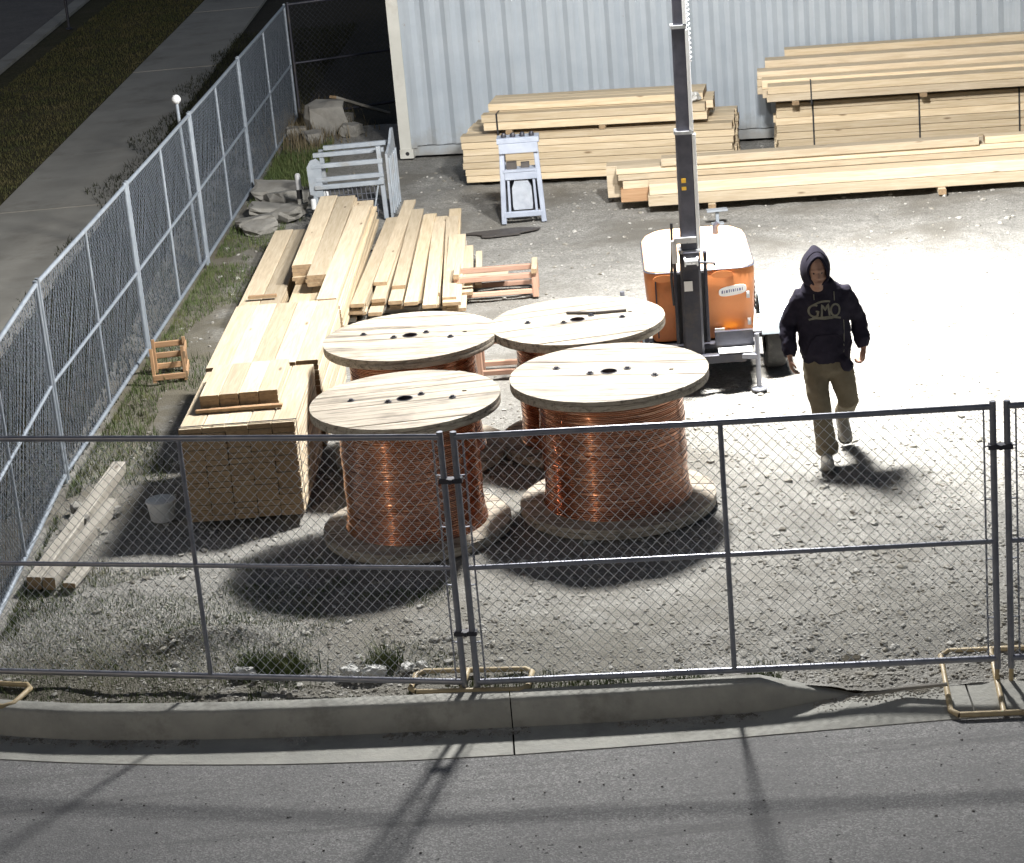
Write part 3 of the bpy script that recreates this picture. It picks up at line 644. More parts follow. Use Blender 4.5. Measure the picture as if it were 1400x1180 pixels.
# grey timbers by the left fence
def timber(x0, y0, x1, y1, z, w, t, label):
    L_ = math.hypot(x1 - x0, y1 - y0)
    o = link('timber', board_mesh(L_, w, t, 'pine_old'), None, ((x0 + x1) / 2, (y0 + y1) / 2, z), (rad(4), 0, math.atan2(y1 - y0, x1 - x0))); return tag(o, label, 'timber', 'weathered timbers')
timber(-3.70, 16.30, -3.40, 18.90, .055, .11, .10, 'longer weathered timber lying along the left fence')
timber(-3.58, 16.26, -3.33, 17.95, .055, .10, .10, 'shorter weathered timber lying beside the longer one near the left fence')
timber(-3.43, 16.25, -3.36, 16.62, .03, .10, .04, 'stub of weathered timber at the near end of the timbers')

# ------------------------------------------------------------------ spools
def cdt_plate(outline, holes, z0, z1, b):
    vs = [Vector(p) for p in outline]; es = [(i, (i + 1) % len(outline)) for i in range(len(outline))]; loops = [list(range(len(outline)))]
    for h in holes:
        o = len(vs); vs += [Vector(p) for p in h]; es += [(o + i, o + (i + 1) % len(h)) for i in range(len(h))]; loops.append(list(range(o, o + len(h))))
    R = geometry.delaunay_2d_cdt(vs, es, [], 1, 1e-6); V, F = R[0], R[2]
    hc = [(sum(p[0] for p in h) / len(h), sum(p[1] for p in h) / len(h), max(math.hypot(p[0] - h[0][0], p[1] - h[0][1]) for p in h) / 2) for h in holes]
    def inside(f):
        c = sum((V[i] for i in f), Vector((0, 0))) / len(f)
        return not any(math.hypot(c.x - a, c.y - d) < r_ * .985 for a, d, r_ in hc)
    F = [f for f in F if inside(f)]; n_ = len(V)
    fs = [tuple(i + n_ for i in f) for f in F] + [tuple(reversed(f)) for f in F]
    from collections import Counter
    ec = Counter(); 
    for f in F:
        for i in range(len(f)): ec[(f[i], f[(i + 1) % len(f)])] += 1
    for (i, j) in list(ec):
        if (j, i) not in ec: fs.append((i, j, j + n_, i + n_))
    b.add([(v.x, v.y, z0) for v in V] + [(v.x, v.y, z1) for v in V], fs)
SR, SH, FT = .735, 1.075, .075
def circ(x, y, r_, n_=14): return [(x + r_ * math.cos(2 * math.pi * k / n_), y + r_ * math.sin(2 * math.pi * k / n_)) for k in range(n_)]
BOLTS = [(-.30, .235), (.255, .245), (-.25, -.245), (.27, -.235), (.46, .03)]
def plank_meshes(seed):
    rr = random.Random(seed); out = []; n_ = 9; w = 2 * SR / n_
    for i in range(n_):
        a, c = -SR + i * w + .0035, -SR + (i + 1) * w - .0035; R_ = SR - .002
        yy = np.linspace(a, c, 7); right = [(math.sqrt(max(0, R_ ** 2 - y * y)), y) for y in yy]; left = [(-x, y) for x, y in right[::-1]]
        if right[0][0] < 1e-3: right = right[1:]; left = left[:-1]
        if right and right[-1][0] < 1e-3: right = right[:-1]; left = left[1:]
        poly = right + left; holes = []
        if i == 4: holes += [circ(0, 0, .058, 18)]
        for bx, by in BOLTS:
            if a + .03 < by < c - .03: holes.append(circ(bx, by, .021, 10))
        b = MB(); dz = rr.uniform(-.003, .003); cdt_plate(poly, holes, -.030, dz, b); out.append(b.mesh('plank', M['spool_wood']))
    return out
PL = [plank_meshes(k) for k in range(2)]
under = MB().lathe([(.06, -FT), (SR - .003, -FT), (SR - .001, -FT + .01), (SR - .001, -.042), (SR - .004, -.034), (.06, -.034), (.06, -FT)], 64, caps=False).mesh('flange_ring', M['spool_wood'], 35)
# copper winding: many rounded turns, each a bit different
prof = []; rr = random.Random(3); zz = FT; nt = 62; dzt = (SH - 2 * FT) / nt
for k in range(nt):
    rk = .535 + .004 * math.sin(k * .35) + rr.uniform(-.0022, .0022)
    if k < 5: rk += .025 - .005 * k
    prof += [(rk - .008, zz + .0005), (rk - .002, zz + dzt * .22), (rk, zz + dzt * .5), (rk - .002, zz + dzt * .78)]; zz += dzt
prof.append((.525, SH - FT))
b = MB(); nseg = 72; rings = []
for q, (r_, z) in enumerate(prof):
    k = q // 4; ph = k * 1.7; ring = []
    for i in range(nseg):
        th = 2 * math.pi * i / nseg
        ring.append(((r_ + .0014 * math.sin(2 * th + ph) + .0012 * math.sin(5 * th + ph * 2.3)) * math.cos(th), (r_ + .0014 * math.sin(2 * th + ph) + .0012 * math.sin(5 * th + ph * 2.3)) * math.sin(th), z + .004 * math.sin(th + k * .05) + .0012 * math.sin(3 * th + ph)))
    rings.append(ring)
b.loft(rings); COPPER = b.mesh('copper_winding', M['copper'], 60)
nut = MB().lathe([(.001, .0), (.03, .0), (.03, .004), (.016, .005), (.016, .016), (.001, .017)], 6).mesh('bolt', M['steel_dark'])
bush = MB().lathe([(.056, -.08), (.064, -.08), (.064, .004), (.056, .004), (.056, -.08)], 20, caps=False).mesh('hub_ring', M['steel_dark'], 40)
stick = MB().bar((-.16, 0, 0), (-.02, .0, 0), .018, .006).mesh('strip', M['spool_wood'])
def spool(x, y, rz, label, seed):
    r = empty('cable_spool', (x, y, 0), rz, label, 'cable spool', 'wooden spools of copper wire')
    for z, nm in ((SH, 'top_flange'), (FT, 'bottom_flange')):
        fl = link(nm, under, r, (0, 0, z), (0, 0, .4))
        for i, me in enumerate(PL[seed % 2]): link('plank', me, fl, (0, 0, .0), (0, 0, -.4))
        if z > .5:
            link('hub_ring', bush, fl)
            for k, (bx, by) in enumerate([(.13, .055), (-.13, -.05), (.36, -.11), (-.41, .08)]):
                th = -.4; link('bolt', nut, fl, (bx * math.cos(th) - by * math.sin(th), bx * math.sin(th) + by * math.cos(th), .003))
    link('copper_winding', COPPER, r, rot=(0, 0, seed * 1.3))
    return r
_fr = spool(.785, 17.03, rad(-14), 'front right copper wire spool, brightest wood top nearest the person', 0)
spool(-.795, 16.87, rad(4), 'front left copper wire spool behind the middle fence posts', 1)
spool(-.78, 18.63, rad(-8), 'back left copper wire spool beside the tall lumber stack', 2)
_fr.scale = (1.05, 1.05, 1.02)
sp = spool(.63, 18.66, rad(9), 'back right copper wire spool next to the orange light tower', 3)
for o_, a0, zz0 in ((_fr, -2.0, .62), (sp, -2.4, .5)):          # a loose end of wire hanging off the winding
    pts = [(.548 * math.cos(a0 + .10 * k) * (1 + .012 * math.sin(k)), .548 * math.sin(a0 + .10 * k) * (1 + .012 * math.sin(k)), zz0 - .012 * k - .004 * k * math.sin(k * .7)) for k in range(9)]
    MB().tube(pts + [(pts[-1][0] * 1.12, pts[-1][1] * 1.12, pts[-1][2] - .08)], .0055, 6).build('loose_wire_end', M['copper'], o_, 60)
b = MB(); b.bar((-.17, .05, 0), (.07, -.03, 0), .022, .02); b.bar((.07, -.03, .001), (.33, -.035, .001), .022, .02)
tag(b.build('bent_rod', M['tarp'], loc=(.72, 18.80, SH + .014)), 'dark bent rod lying on the back right spool top', 'rod')

# wooden frames between the spools and the piles
def frame(loc, rz, lx, ly, h, label, m='lath_red'):
    r = empty('wooden_frame', loc, rz, label, 'wooden frame', 'empty wooden frames')
    for y_ in (-ly / 2, ly / 2):
        board(r, 0, y_, h - .03, lx, .045, .06, m, name='rail'); board(r, 0, y_, .06, lx, .045, .05, m, name='rail')
    for x_ in (-lx / 2, lx / 2):
        board(r, x_, 0, h + .026, ly + .12, .06, .05, 'pine_pale', rz=rad(90), name='end_rail')
        for y_ in (-ly / 2, ly / 2): board(r, x_ * 1.0, y_ * 1.0, h / 2, h - .0, .06, .065, m, ry=rad(90), name='leg')
    return r
f_ = frame((-.02, 23.75, 0), rad(-3), .82, .38, .26, 'open wooden frame lying between the fanned boards and the back spools')
board(f_, -.1, .02, .2, .45, .2, .03, 'pine_pale', name='panel')
frame((-.03, 20.85, 0), rad(-4), .42, .30, .40, 'small wooden frame glimpsed between the two back spools')
r = empty('slatted_crate', (-3.28, 21.75, 0), rad(4), 'small broken slatted wooden crate in the grass by the left fence', 'crate')
for j in range(3): board(r, 0, .18, .06 + .11 * j, .32, .02, .06, 'crate_wood', name='slat')
for x_ in (-.15, .15):
    for y_ in (-.18, .165): board(r, x_, y_, .17, .34, .035, .035, 'crate_wood', ry=rad(90), name='leg')
board(r, .165, -.0, .06, .40, .022, .07, 'crate_wood', rz=rad(90), name='slat'); board(r, .165, 0, .26, .40, .022, .07, 'crate_wood', rz=rad(90), name='slat'); board(r, 0, -.19, .05, .32, .022, .06, 'crate_wood', name='slat')

# ------------------------------------------------------------------ light tower
tw = empty('light_tower', (1.69, 19.85, 0), rad(-3), 'orange mobile light tower trailer with a dark telescopic mast', 'light tower')
def rrect(cx, cy, hx, hy, r_, z, n_=5):
    o = []
    for sx, sy, a0 in ((1, 1, 0), (-1, 1, 90), (-1, -1, 180), (1, -1, 270)):
        for k in range(n_ + 1):
            a = rad(a0 + 90 * k / n_); o.append((cx + sx * (hx - r_) + r_ * math.cos(a), cy + sy * (hy - r_) + r_ * math.sin(a), z))
    return o
b = MB(); rings = []
for z, hx, hy, dy, rr_ in [(.40, .44, .62, 0, .08), (.42, .455, .635, 0, .1), (.6, .475, .65, 0, .12), (.85, .49, .66, 0, .13), (1.0, .495, .665, 0, .14), (1.06, .485, .655, 0, .15), (1.11, .455, .625, .01, .17), (1.145, .40, .57, .02, .18), (1.165, .30, .47, .02, .17), (1.17, .1, .2, .02, .08)]:
    rings.append(rrect(.10, .82 + dy, hx, hy, rr_, z))
b.loft(rings[:6]); cab = b.build('cabinet', M['orange'], tw, 40)
b = MB(); b.loft([[(x * 1.004, y, z + .001) for x, y, z in R_] for R_ in rings[5:]]); b.build('lid', M['lid'], cab, 40)  # top split off to carry the paler lamp-glare colour
b = MB(); b.loft([rrect(.10, .82, .498, .668, .14, 1.045), rrect(.10, .82, .500, .670, .14, 1.05), rrect(.10, .82, .494, .664, .14, 1.056)]); b.build('lid_seam', M['steel_dark'], cab)
b = MB(); b.box((.0, .15, .72), (.28, .04, .64)); b.build('mast_recess', M['black'], cab)
for sx in (-.22, .30):
    b = MB(); b.loft([[(sx + .1 * math.cos(a) , .158 - .0 - .012 * s_, 1.0 + .035 * math.sin(a)) for a in np.linspace(0, 6.28, 13)[:-1]] for s_ in (0, 1)]); b.build('lamp_cover', M['orange'], cab, 40)
for x_ in (-.30,):
    b = MB(); b.bar((x_, .150, .45), (x_, .150, .98), .008, .012, up=(1, 0, 0)); b.build('panel_seam', M['steel_dark'], cab)
for z_ in (.55, .8):
    b = MB(); b.box((.52, .147, z_), (.03, .02, .06)); b.box((.52, .135, z_), (.012, .02, .03)); b.build('latch', M['zinc'], cab)
for k in range(6):
    b = MB(); b.box((.5955, .62, .60 + .05 * k), (.012, .5, .018)); b.build('louvre', M['steel_dark'], cab)
b = MB(); b.tube([(.30, 1.0, 1.15), (.30, 1.0, 1.24), (.33, 1.0, 1.27)], .028, 10); b.build('exhaust_stub', M['steel_dark'], cab, 40)
b = MB(); b.box((.10, .75, 1.175), (.05, .05, .03)); b.tube([(.10, .69, 1.20), (.10, .75, 1.225), (.10, .81, 1.20)], .01, 6); b.build('lifting_eye', M['steel_dark'], cab, 40)
# oval maker's plate with a line of unreadable lettering
b = MB(); el = [(.385 + .125 * math.copysign(abs(math.cos(a)) ** .6, math.cos(a)), .045 * math.copysign(abs(math.sin(a)) ** .7, math.sin(a))) for a in np.linspace(0, 2 * math.pi, 29)[:-1]]
SL = .12
def plate(b, pts, off, z0=.845):
    n_ = len(pts); b.add([(x, .158 - off + .0, z0 + z + SL * (x - .385)) for x, z in pts] + [(x, .17, z0 + z + SL * (x - .385)) for x, z in pts], [tuple(range(n_))[::-1]] + [(k, (k + 1) % n_, (k + 1) % n_ + n_, k + n_) for k in range(n_)])
bp = MB(); plate(bp, el, .006); mp = bp.build('maker_plate', M['sticker'], cab)
bp = MB(); xx = .285
for k, wd in enumerate([.018, .012, .02, .014, .012, .018, .01, .014, .02, .012]):
    plate(bp, [(xx, -.012), (xx + wd - .004, -.012), (xx + wd - .004, .012 + (.006 if k % 3 == 0 else 0)), (xx, .012)], .008); xx += wd + .005
bp.build('plate_lettering', M['ink'], mp)
b = MB(); b.box((-.015, -.095, .98), (.075, .008, .09)); b.build('warning_label', M['sticker'], tw)
b = MB(); b.box((.25, .14, .47), (.09, .01, .07)); b.build('warning_label', M['sticker'], tw)
# chassis
b = MB()
for x_ in (-.42, .42): b.bar((x_, -.12, .30), (x_, 1.5, .30), .07, .09)
for y_ in (-.1, .5, 1.46): b.bar((-.46, y_, .30), (.46, y_, .30), .07, .08)
b.bar((.1, 1.4, .31), (.1, 2.4, .34), .07, .07)
b.build('chassis', M['steel_dark'], tw)
b = MB(); b.box((.10, .72, .365), (.9, 1.32, .04)); b.build('deck', M['steel_dark'], tw)
b = MB(); b.box((.37, -.05, .348), (.30, .17, .008)); b.build('step_plate', M['white_plastic'], tw)
b = MB(); b.box((.37, .06, .44), (.34, .05, .12)); b.build('battery_shelf', M['steel_dark'], tw)
b = MB(); b.box((.36, .1, .42), (.12, .08, .09)); b.build('battery_box', M['yellow'], tw)
for sx in (-1, 1):
    cx = .10 + sx * .66
    t_ = MB(); pr = []
    for k in range(24):
        a = 2 * math.pi * k / 24; pr.append(a)
    rings = []
    for (r_, xo) in [(.17, -.085), (.27, -.095), (.305, -.08), (.315, -.04), (.315, .04), (.305, .08), (.27, .095), (.17, .085)]:
        rings.append([(cx + xo, .55 + r_ * math.cos(a), .305 + r_ * math.sin(a)) for a in pr])
    t_.loft(rings, False); wh = empty('wheel'); wh.parent = tw
    t_.build('tyre', M['rubber'], wh, 40)
    rm = MB(); rm.loft([[(cx + xo, .55 + r_ * math.cos(a), .305 + r_ * math.sin(a)) for a in pr] for r_, xo in [(.175, -.07), (.15, -.03), (.06, -.02), (.05, -.06), (.05, .06), (.06, .02), (.15, .03), (.175, .07)]]); rm.build('rim', M['zinc'], wh, 40)
    fe = MB(); arc = [rad(a) for a in np.linspace(15, 165, 15)]; sec = []
    for a in arc:
        sec.append([(cx + dx, .55 + (r_) * math.cos(a), .305 + r_ * math.sin(a)) for dx, r_ in ((-.13, .372), (.13, .372), (.13, .365), (-.13, .365))])
    fe.loft(sec); fe.build('mudguard', M['mudguard'], tw, 30)
b = MB(); b.bar((.1 - .7, .55, .305), (.1 + .7, .55, .305), .05); b.build('axle', M['steel_dark'], tw)
b = MB(); b.box((.83, .22, .48), (.03, .05, .15)); b.build('tail_light', M['black'], tw)
for (x0, y0, x1, y1) in ((.40, -.1, .56, -.16), (-.42, -.1, -.62, -.2), (.42, 1.46, .6, 1.6), (-.42, 1.46, -.6, 1.6)):
    b = MB(); b.bar((x0, y0, .31), (x1, y1, .31), .05); b.tube([(x1, y1, .02), (x1, y1, .52)], .022, 10); b.lathe([(.07, 0), (.07, .012), (.02, .03)], 12, (x1, y1, .0)); b.build('jack_leg', M['galv'], tw, 40)
# mast: nested box sections with collars, winch, lit-side rail and coiled cable
LE = .012
def sec_(w, d, z0, z1, m, nm, y=0.0, x=0.0):
    b = MB(); b.bar((x + LE * z0, y, z0), (x + LE * z1, y, z1), d, w, up=(1, 0, 0)); return b.build(nm, M[m], tw)
sec_(.18, .17, .30, 1.30, 'steel_dark', 'mast_section'); sec_(.150, .145, 1.26, 2.36, 'steel_mast', 'mast_section'); sec_(.122, .12, 2.33, 3.27, 'steel_mast', 'mast_section'); sec_(.095, .095, 3.25, 4.95, 'steel_mast', 'mast_section'); sec_(.07, .07, 4.92, 5.55, 'zinc', 'mast_section')
for z, w in ((1.29, .20), (2.35, .17), (3.265, .145), (4.94, .115)): sec_(w, w * .98, z - .014, z + .014, 'zinc', 'mast_collar')
for z0, z1, x_ in ((1.3, 2.33, .084), (2.37, 3.24, .068), (3.29, 4.9, .053)): sec_(.034, .05, z0, z1, 'white_plastic', 'lit_side_rail', -.05, x_)  # white strip stands in for the mast's brightly lit right face
for z0, z1, x_ in ((.42, 1.25, -.135), (.42, 1.25, .135)): sec_(.03, .08, z0, z1, 'steel_dark', 'mast_guide', .05, x_)
b = MB(); b.box((.02, -.10, 1.22), (.13, .10, .15)); b.build('winch', M['steel_dark'], tw)
b = MB(); b.lathe([(.001, -.06), (.045, -.06), (.045, -.05), (.03, -.045), (.03, .045), (.045, .05), (.045, .06), (.001, .06)], 12); o = b.build('winch_drum', M['zinc'], tw, 40, loc=(.02, -.16, 1.22)); o.rotation_euler = (0, rad(90), 0)
b = MB(); b.bar((.09, -.14, 1.2), (.22, -.15, 1.19), .02); b.bar((.22, -.15, 1.19), (.22, -.21, 1.19), .022); b.build('crank_handle', M['steel_dark'], tw)
b = MB(); b.box((-.02, -.09, 1.40), (.20, .05, .05)); b.box((-.12, -.09, 1.3), (.05, .05, .2)); b.build('mast_bracket', M['zinc'], tw)
b = MB(); b.tube([(-.13, -.05, 1.55), (-.14, -.06, 1.3), (-.16, -.05, 1.05), (-.15, -.04, .8)], .012, 6); b.build('hanging_cable', M['black'], tw)
b = MB(); b.box((.0, -.081, 1.93), (.04, .004, .04)); b.box((.0, -.081, 1.86), (.04, .004, .03)); b.build('warning_label', M['yellow'], tw)
b = MB(); b.tube([(.105 + .03 * math.cos(t_), .03 * math.sin(t_), 2.95 + t_ * .0065) for t_ in np.arange(0, 6.28 * 30, .52)], .006, 5); b.build('coiled_cable', M['zinc'], tw, 60)
# four lamp heads on the cross arm at the mast top; each carries its own light
b = MB(); b.bar((-.75 + .06, 0, 5.55), (.75 + .06, 0, 5.55), .06); b.build('cross_arm', M['zinc'], tw)
for k, (x_, tgt, P_, ang) in enumerate([(-.66, (-8.5, 27.5, 0), 1050, 168), (-.24, (.2, 10.5, 0), 1700, 170), (.36, (5.2, 20.8, 0), 3800, 98), (.78, (3.6, 26.0, 0), 1500, 164)]):
    hd = empty('lamp_head', (x_, -.02, 5.65)); hd.parent = tw
    wp = Vector((1.69, 19.85, 0)) + Matrix.Rotation(rad(-3), 3, 'Z') @ Vector((x_, -.02, 5.65)); dr = (Vector(tgt) - wp).normalized()
    q = Matrix.Rotation(rad(3), 3, 'Z') @ dr; hd.rotation_euler = q.to_track_quat('-Z', 'Y').to_euler()
    MB().lathe([(.06, .16), (.10, .14), (.17, .0), (.175, -.03), (.165, -.03), (.15, .0), (.05, .1)], 20).build('reflector', M['zinc'], hd, 40)
    MB().lathe([(.001, -.022), (.155, -.022), (.155, -.018), (.001, -.018)], 20).build('lens', M['lens'], hd)
    ld = bpy.data.lights.new('lamp_light', 'SPOT'); ld.energy = P_; ld.spot_size = rad(ang); ld.spot_blend = 1.0; ld.shadow_soft_size = .30; ld.color = (1.0, .98, .945)
    lo = bpy.data.objects.new('lamp_light', ld); COL.objects.link(lo); lo.parent = hd; lo.location = (0, 0, -.13)

# ------------------------------------------------------------------ grey plastic stand (middle back)
r = empty('tool_stand', (.37, 26.98, 0), rad(-4), 'blue grey upright stand with a rounded panel before the left back lumber', 'stand')
for sx in (-1, 1):
    b = MB(); b.bar((sx * .24, -.02, 0), (sx * .20, .05, .95), .06, .055); b.build('front_leg', M['grey_plastic'], r)
    b = MB(); b.bar((sx * .22, .42, 0), (sx * .19, .12, .95), .05, .05); b.build('rear_leg', M['grey_plastic'], r)
    b = MB(); b.add([(sx * .215, .02, .1), (sx * .215, .38, .1), (sx * .195, .12, .9), (sx * .195, .06, .9)] + [(sx * .205, .02, .1), (sx * .205, .38, .1), (sx * .185, .12, .9), (sx * .185, .06, .9)], [(0, 1, 2, 3), (7, 6, 5, 4), (0, 4, 5, 1), (1, 5, 6, 2), (2, 6, 7, 3), (3, 7, 4, 0)]); b.build('side_panel', M['grey_plastic'], r)
b = MB(); b.box((0, .10, .99), (.50, .24, .07), ch=.012); b.build('top_tray', M['grey_plastic'], r)
b = MB(); b.box((0, -.01, .90), (.46, .03, .12), ch=.006); b.build('apron', M['grey_plastic'], r)
for k in range(4):
    b = MB(); b.lathe([(.001, .055), (.02, .05), (.032, .03), (.03, .0), (.001, 0)], 10, (-.165 + .11 * k, .06, 1.026)); b.build('knob', M['steel_dark'], r, 40)
b = MB(); b.box((0, .08, .63), (.40, .20, .03)); b.build('shelf', M['grey_plastic'], r)
b = MB(); b.box((-.10, .06, .685), (.12, .1, .08)); b.box((.06, .1, .675), (.1, .08, .06)); b.build('shelf_tools', M['tarp'], r)
b = MB(); b.box((0, .0, .565), (.38, .03, .09), ch=.006); b.build('middle_rail', M['grey_plastic'], r)
pts = [(-.11, .15), (.11, .15), (.12, .2), (.115, .42), (.08, .5), (0, .515), (-.08, .5), (-.115, .42), (-.12, .2)]
b = MB(); n_ = len(pts); b.add([(x, .02, z) for x, z in pts] + [(x, .10, z) for x, z in pts], [tuple(range(n_))[::-1], tuple(range(n_, 2 * n_))] + [(k, (k + 1) % n_, (k + 1) % n_ + n_, k + n_)[::-1] for k in range(n_)]); b.build('rounded_panel', M['panel_grey'], r, 40)
b = MB(); b.box((0, .21, .32), (.39, .03, .42)); b.build('back_panel', M['steel_dark'], r)
for sx in (-.16, .16): b = MB(); b.bar((sx, .0, .13), (sx * .95, .02, .52), .03, .03); b.build('inner_bar', M['grey_plastic'], r)
b = MB(); b.box((0, -.02, .105), (.46, .05, .07), ch=.008); b.build('bottom_rail', M['grey_plastic'], r)

# grey steel rack (left back)
r = empty('steel_rack', (-1.72, 28.1, 0), rad(-6), 'grey steel rack with a ribbed side plate beside the loose boards', 'rack')
for x_, y_, h_ in ((.42, -.20, .90), (.48, .42, .86), (-.42, -.2, .72), (-.40, .42, .78)):
    b = MB(); b.bar((x_ + .02, y_, 0), (x_, y_, h_), .055, .06); b.build('post', M['grey_steel'], r)
b = MB(); pts = [(-.22, 0), (.52, 0), (.52, .72), (.44, 1.0), (.36, 1.0), (.1, .86), (-.22, .80)]; n_ = len(pts)
b.add([(.50, y_, z) for y_, z in pts] + [(.53, y_, z) for y_, z in pts], [tuple(range(n_)), tuple(range(2 * n_ - 1, n_ - 1, -1))] + [(k, (k + 1) % n_, (k + 1) % n_ + n_, k + n_)[::-1] for k in range(n_)]); b.build('side_plate', M['grey_steel'], r)
for k in range(5): b = MB(); b.bar((.54, -.16 + k * .15, .05), (.54, -.16 + k * .15, .74), .03, .02, up=(1, 0, 0)); b.build('rib', M['grey_steel'], r)
for y_, z, x0 in ((-.21, .70, -.42), (-.21, .53, -.38), (-.02, .80, -.42), (.2, .84, -.3), (.42, .80, -.36), (-.23, .44, -.4)):
    b = MB(); b.bar((x0, y_, z), (.46, y_, z + .02), .06, .055); b.build('cross_bar', M['grey_steel'], r)
b = MB(); pts = [(-.47, .36), (-.31, .30), (-.30, .74), (-.36, .80), (-.43, .78), (-.48, .70)]; n_ = len(pts)
b.add([(x, -.235, z) for x, z in pts] + [(x, -.20, z) for x, z in pts], [tuple(range(n_)), tuple(range(2 * n_ - 1, n_ - 1, -1))] + [(k, (k + 1) % n_, (k + 1) % n_ + n_, k + n_)[::-1] for k in range(n_)]); b.build('corner_plate', M['grey_steel'], r)
b = MB()
for k in range(12): x_ = -.28 + k * .055; b.tube([(x_, -.22, .42), (x_ + .02, -.20, .05)], .006, 5)
for k in range(5): b.tube([(-.3, -.215, .1 + k * .075), (.36, -.2, .1 + k * .075)], .005, 5)
tag(b.build('wire_basket', M['galv'], r), kind='stuff')
b = MB(); b.bar((.28, -.22, .02), (.40, -.22, .5), .03, .02); b.build('brace', M['grey_steel'], r)
for k, (x_, y_) in enumerate([(-2.38, 28.35), (-2.17, 27.75), (-2.02, 27.95)]):
    h_ = (.55, .34, .42)[k]
    q = empty('marker_stake', (x_, y_, 0), 0, ['tallest white and black marker stake left of the steel rack', 'shortest white and black marker stake before the steel rack', 'middle white and black marker stake at the steel rack corner'][k], 'stake', 'marker stakes by the rack')
    MB().lathe([(.035, 0), (.035, h_ * .4), (.03, h_ * .42)], 10).build('stake_base', M['concrete'], q, 40)
    MB().lathe([(.036, h_ * .42), (.036, h_ * .62), (.03, h_ * .63)], 10).build('black_band', M['black'], q, 40)
    MB().lathe([(.034, h_ * .63), (.034, h_ * .97), (.02, h_)], 10).build('white_cap', M['white_plastic'], q, 40)

# broken concrete, rubble heap, rocks
def chunk(name, loc, d, rz, label, cat='rubble', group=None, tilt=(0, 0), seed=0, m='rock', cuts=2, amp=.10):
    bm = bmesh.new(); bmesh.ops.create_cube(bm, size=1); bmesh.ops.subdivide_edges(bm, edges=bm.edges[:], cuts=cuts, use_grid_fill=True); rr = random.Random(seed)
    for v in bm.verts:
        n3 = mnoise.noise_vector(v.co * 1.3 + Vector((seed * 3.1, 0, 0))); v.co += n3 * amp * 1.6 + Vector((rr.uniform(-1, 1), rr.uniform(-1, 1), rr.uniform(-1, 1))) * amp * .6
        if v.co.length > .72: v.co *= .86
        v.co = Vector((v.co.x * d[0], v.co.y * d[1], v.co.z * d[2]))
    me = bpy.data.meshes.new(name); bm.to_mesh(me); bm.free(); me.materials.append(M[m])
    return tag(link(name, me, None, loc, (tilt[0], tilt[1], rz)), label, cat, group)
CH = [((-2.78, 29.7, .07), (.62, .5, .16), 'flat broken concrete slab farthest back by the fence'), ((-2.62, 29.15, .08), (.55, .45, .18), 'broken concrete slab tilted beside the marker stakes'), ((-2.80, 28.65, .06), (.70, .5, .14), 'broad broken concrete slab left of the loose boards'), ((-2.58, 28.35, .07), (.5, .35, .15), 'small broken concrete slab right before the steel rack'), ((-2.92, 28.05, .06), (.5, .4, .13), 'broken concrete slab nearest the far end of the left boards'), ((-2.85, 27.75, .05), (.4, .3, .12), 'lowest broken concrete lump by the left boards')]
for k, (l, d, lb) in enumerate(CH): chunk('concrete_slab', l, d, k * .8, lb, 'rubble', 'broken concrete slabs', (rad(8 * (-1) ** k), rad(5)), k + 1)
chunk('rubble_heap', (-2.32, 33.9, .18), (.60, .55, .55), .3, 'pointed pale rubble heap at the dark corner', seed=11)
for k, (x_, y_) in enumerate([(-2.75, 33.6), (-1.95, 33.5), (-2.5, 33.2), (-2.1, 34.4)]): chunk('rubble_lump', (x_, y_, .07), (.3, .26, .2), k, ['rubble lump left of the pointed heap', 'rubble lump right of the pointed heap', 'rubble lump in front of the pointed heap', 'rubble lump behind the pointed heap'][k], 'rubble', 'rubble lumps at the dark corner', seed=20 + k)
o = link('leaning_board', board_mesh(1.1, .16, .04, 'pine_old'), None, (-1.83, 34.35, .28), (0, rad(22.8), rad(43))); tag(o, 'weathered board leaning on the rubble heap', 'board')
for k, (x_, y_, d) in enumerate([(-3.55, 17.6, .16), (-3.42, 17.35, .12), (-3.62, 17.95, .13), (-3.5, 18.4, .11), (-3.30, 17.85, .10)]):
    chunk('field_rock', (x_, y_, d * .3), (d, d * .8, d * .7), k, ['largest field rock between timbers and left fence', 'field rock touching the longer timber', 'field rock against the foot of the left fence', 'field rock beyond the end of the short timber', 'small field rock at the far end of the short timber'][k], 'rock', 'rocks by the grey timbers', seed=30 + k)
def g_dry(n_):
    x = RNG.normal(-2.62, .32, n_); y = RNG.normal(34.0, .9, n_); return x, y
grass('dry_grass', 1500, g_dry, .10, .34, 'drygrass', 'tall dry grass around the rubble heap', .012)
def g_back(n_):
    x = RNG.uniform(-3.0, -2.2, n_); y = RNG.uniform(29.8, 33.5, n_); k = vnoise(x, y, 1.5, 51) > .35; return x[k], y[k]
grass('back_grass', 7000, g_back, .05, .16, 'grass', 'green grass patch by the far left fence', .012)
def g_clump(n_):
    c = np.array([(-1.74, 14.42), (-1.62, 14.36), (-1.9, 14.48), (-1.0, 14.3)]); i = RNG.integers(0, 4, n_); return c[i, 0] + RNG.normal(0, .07, n_), c[i, 1] + RNG.normal(0, .05, n_)
grass('weed_clumps', 900, g_clump, .08, .22, 'grass', 'green weed clumps behind the front fence', .007)

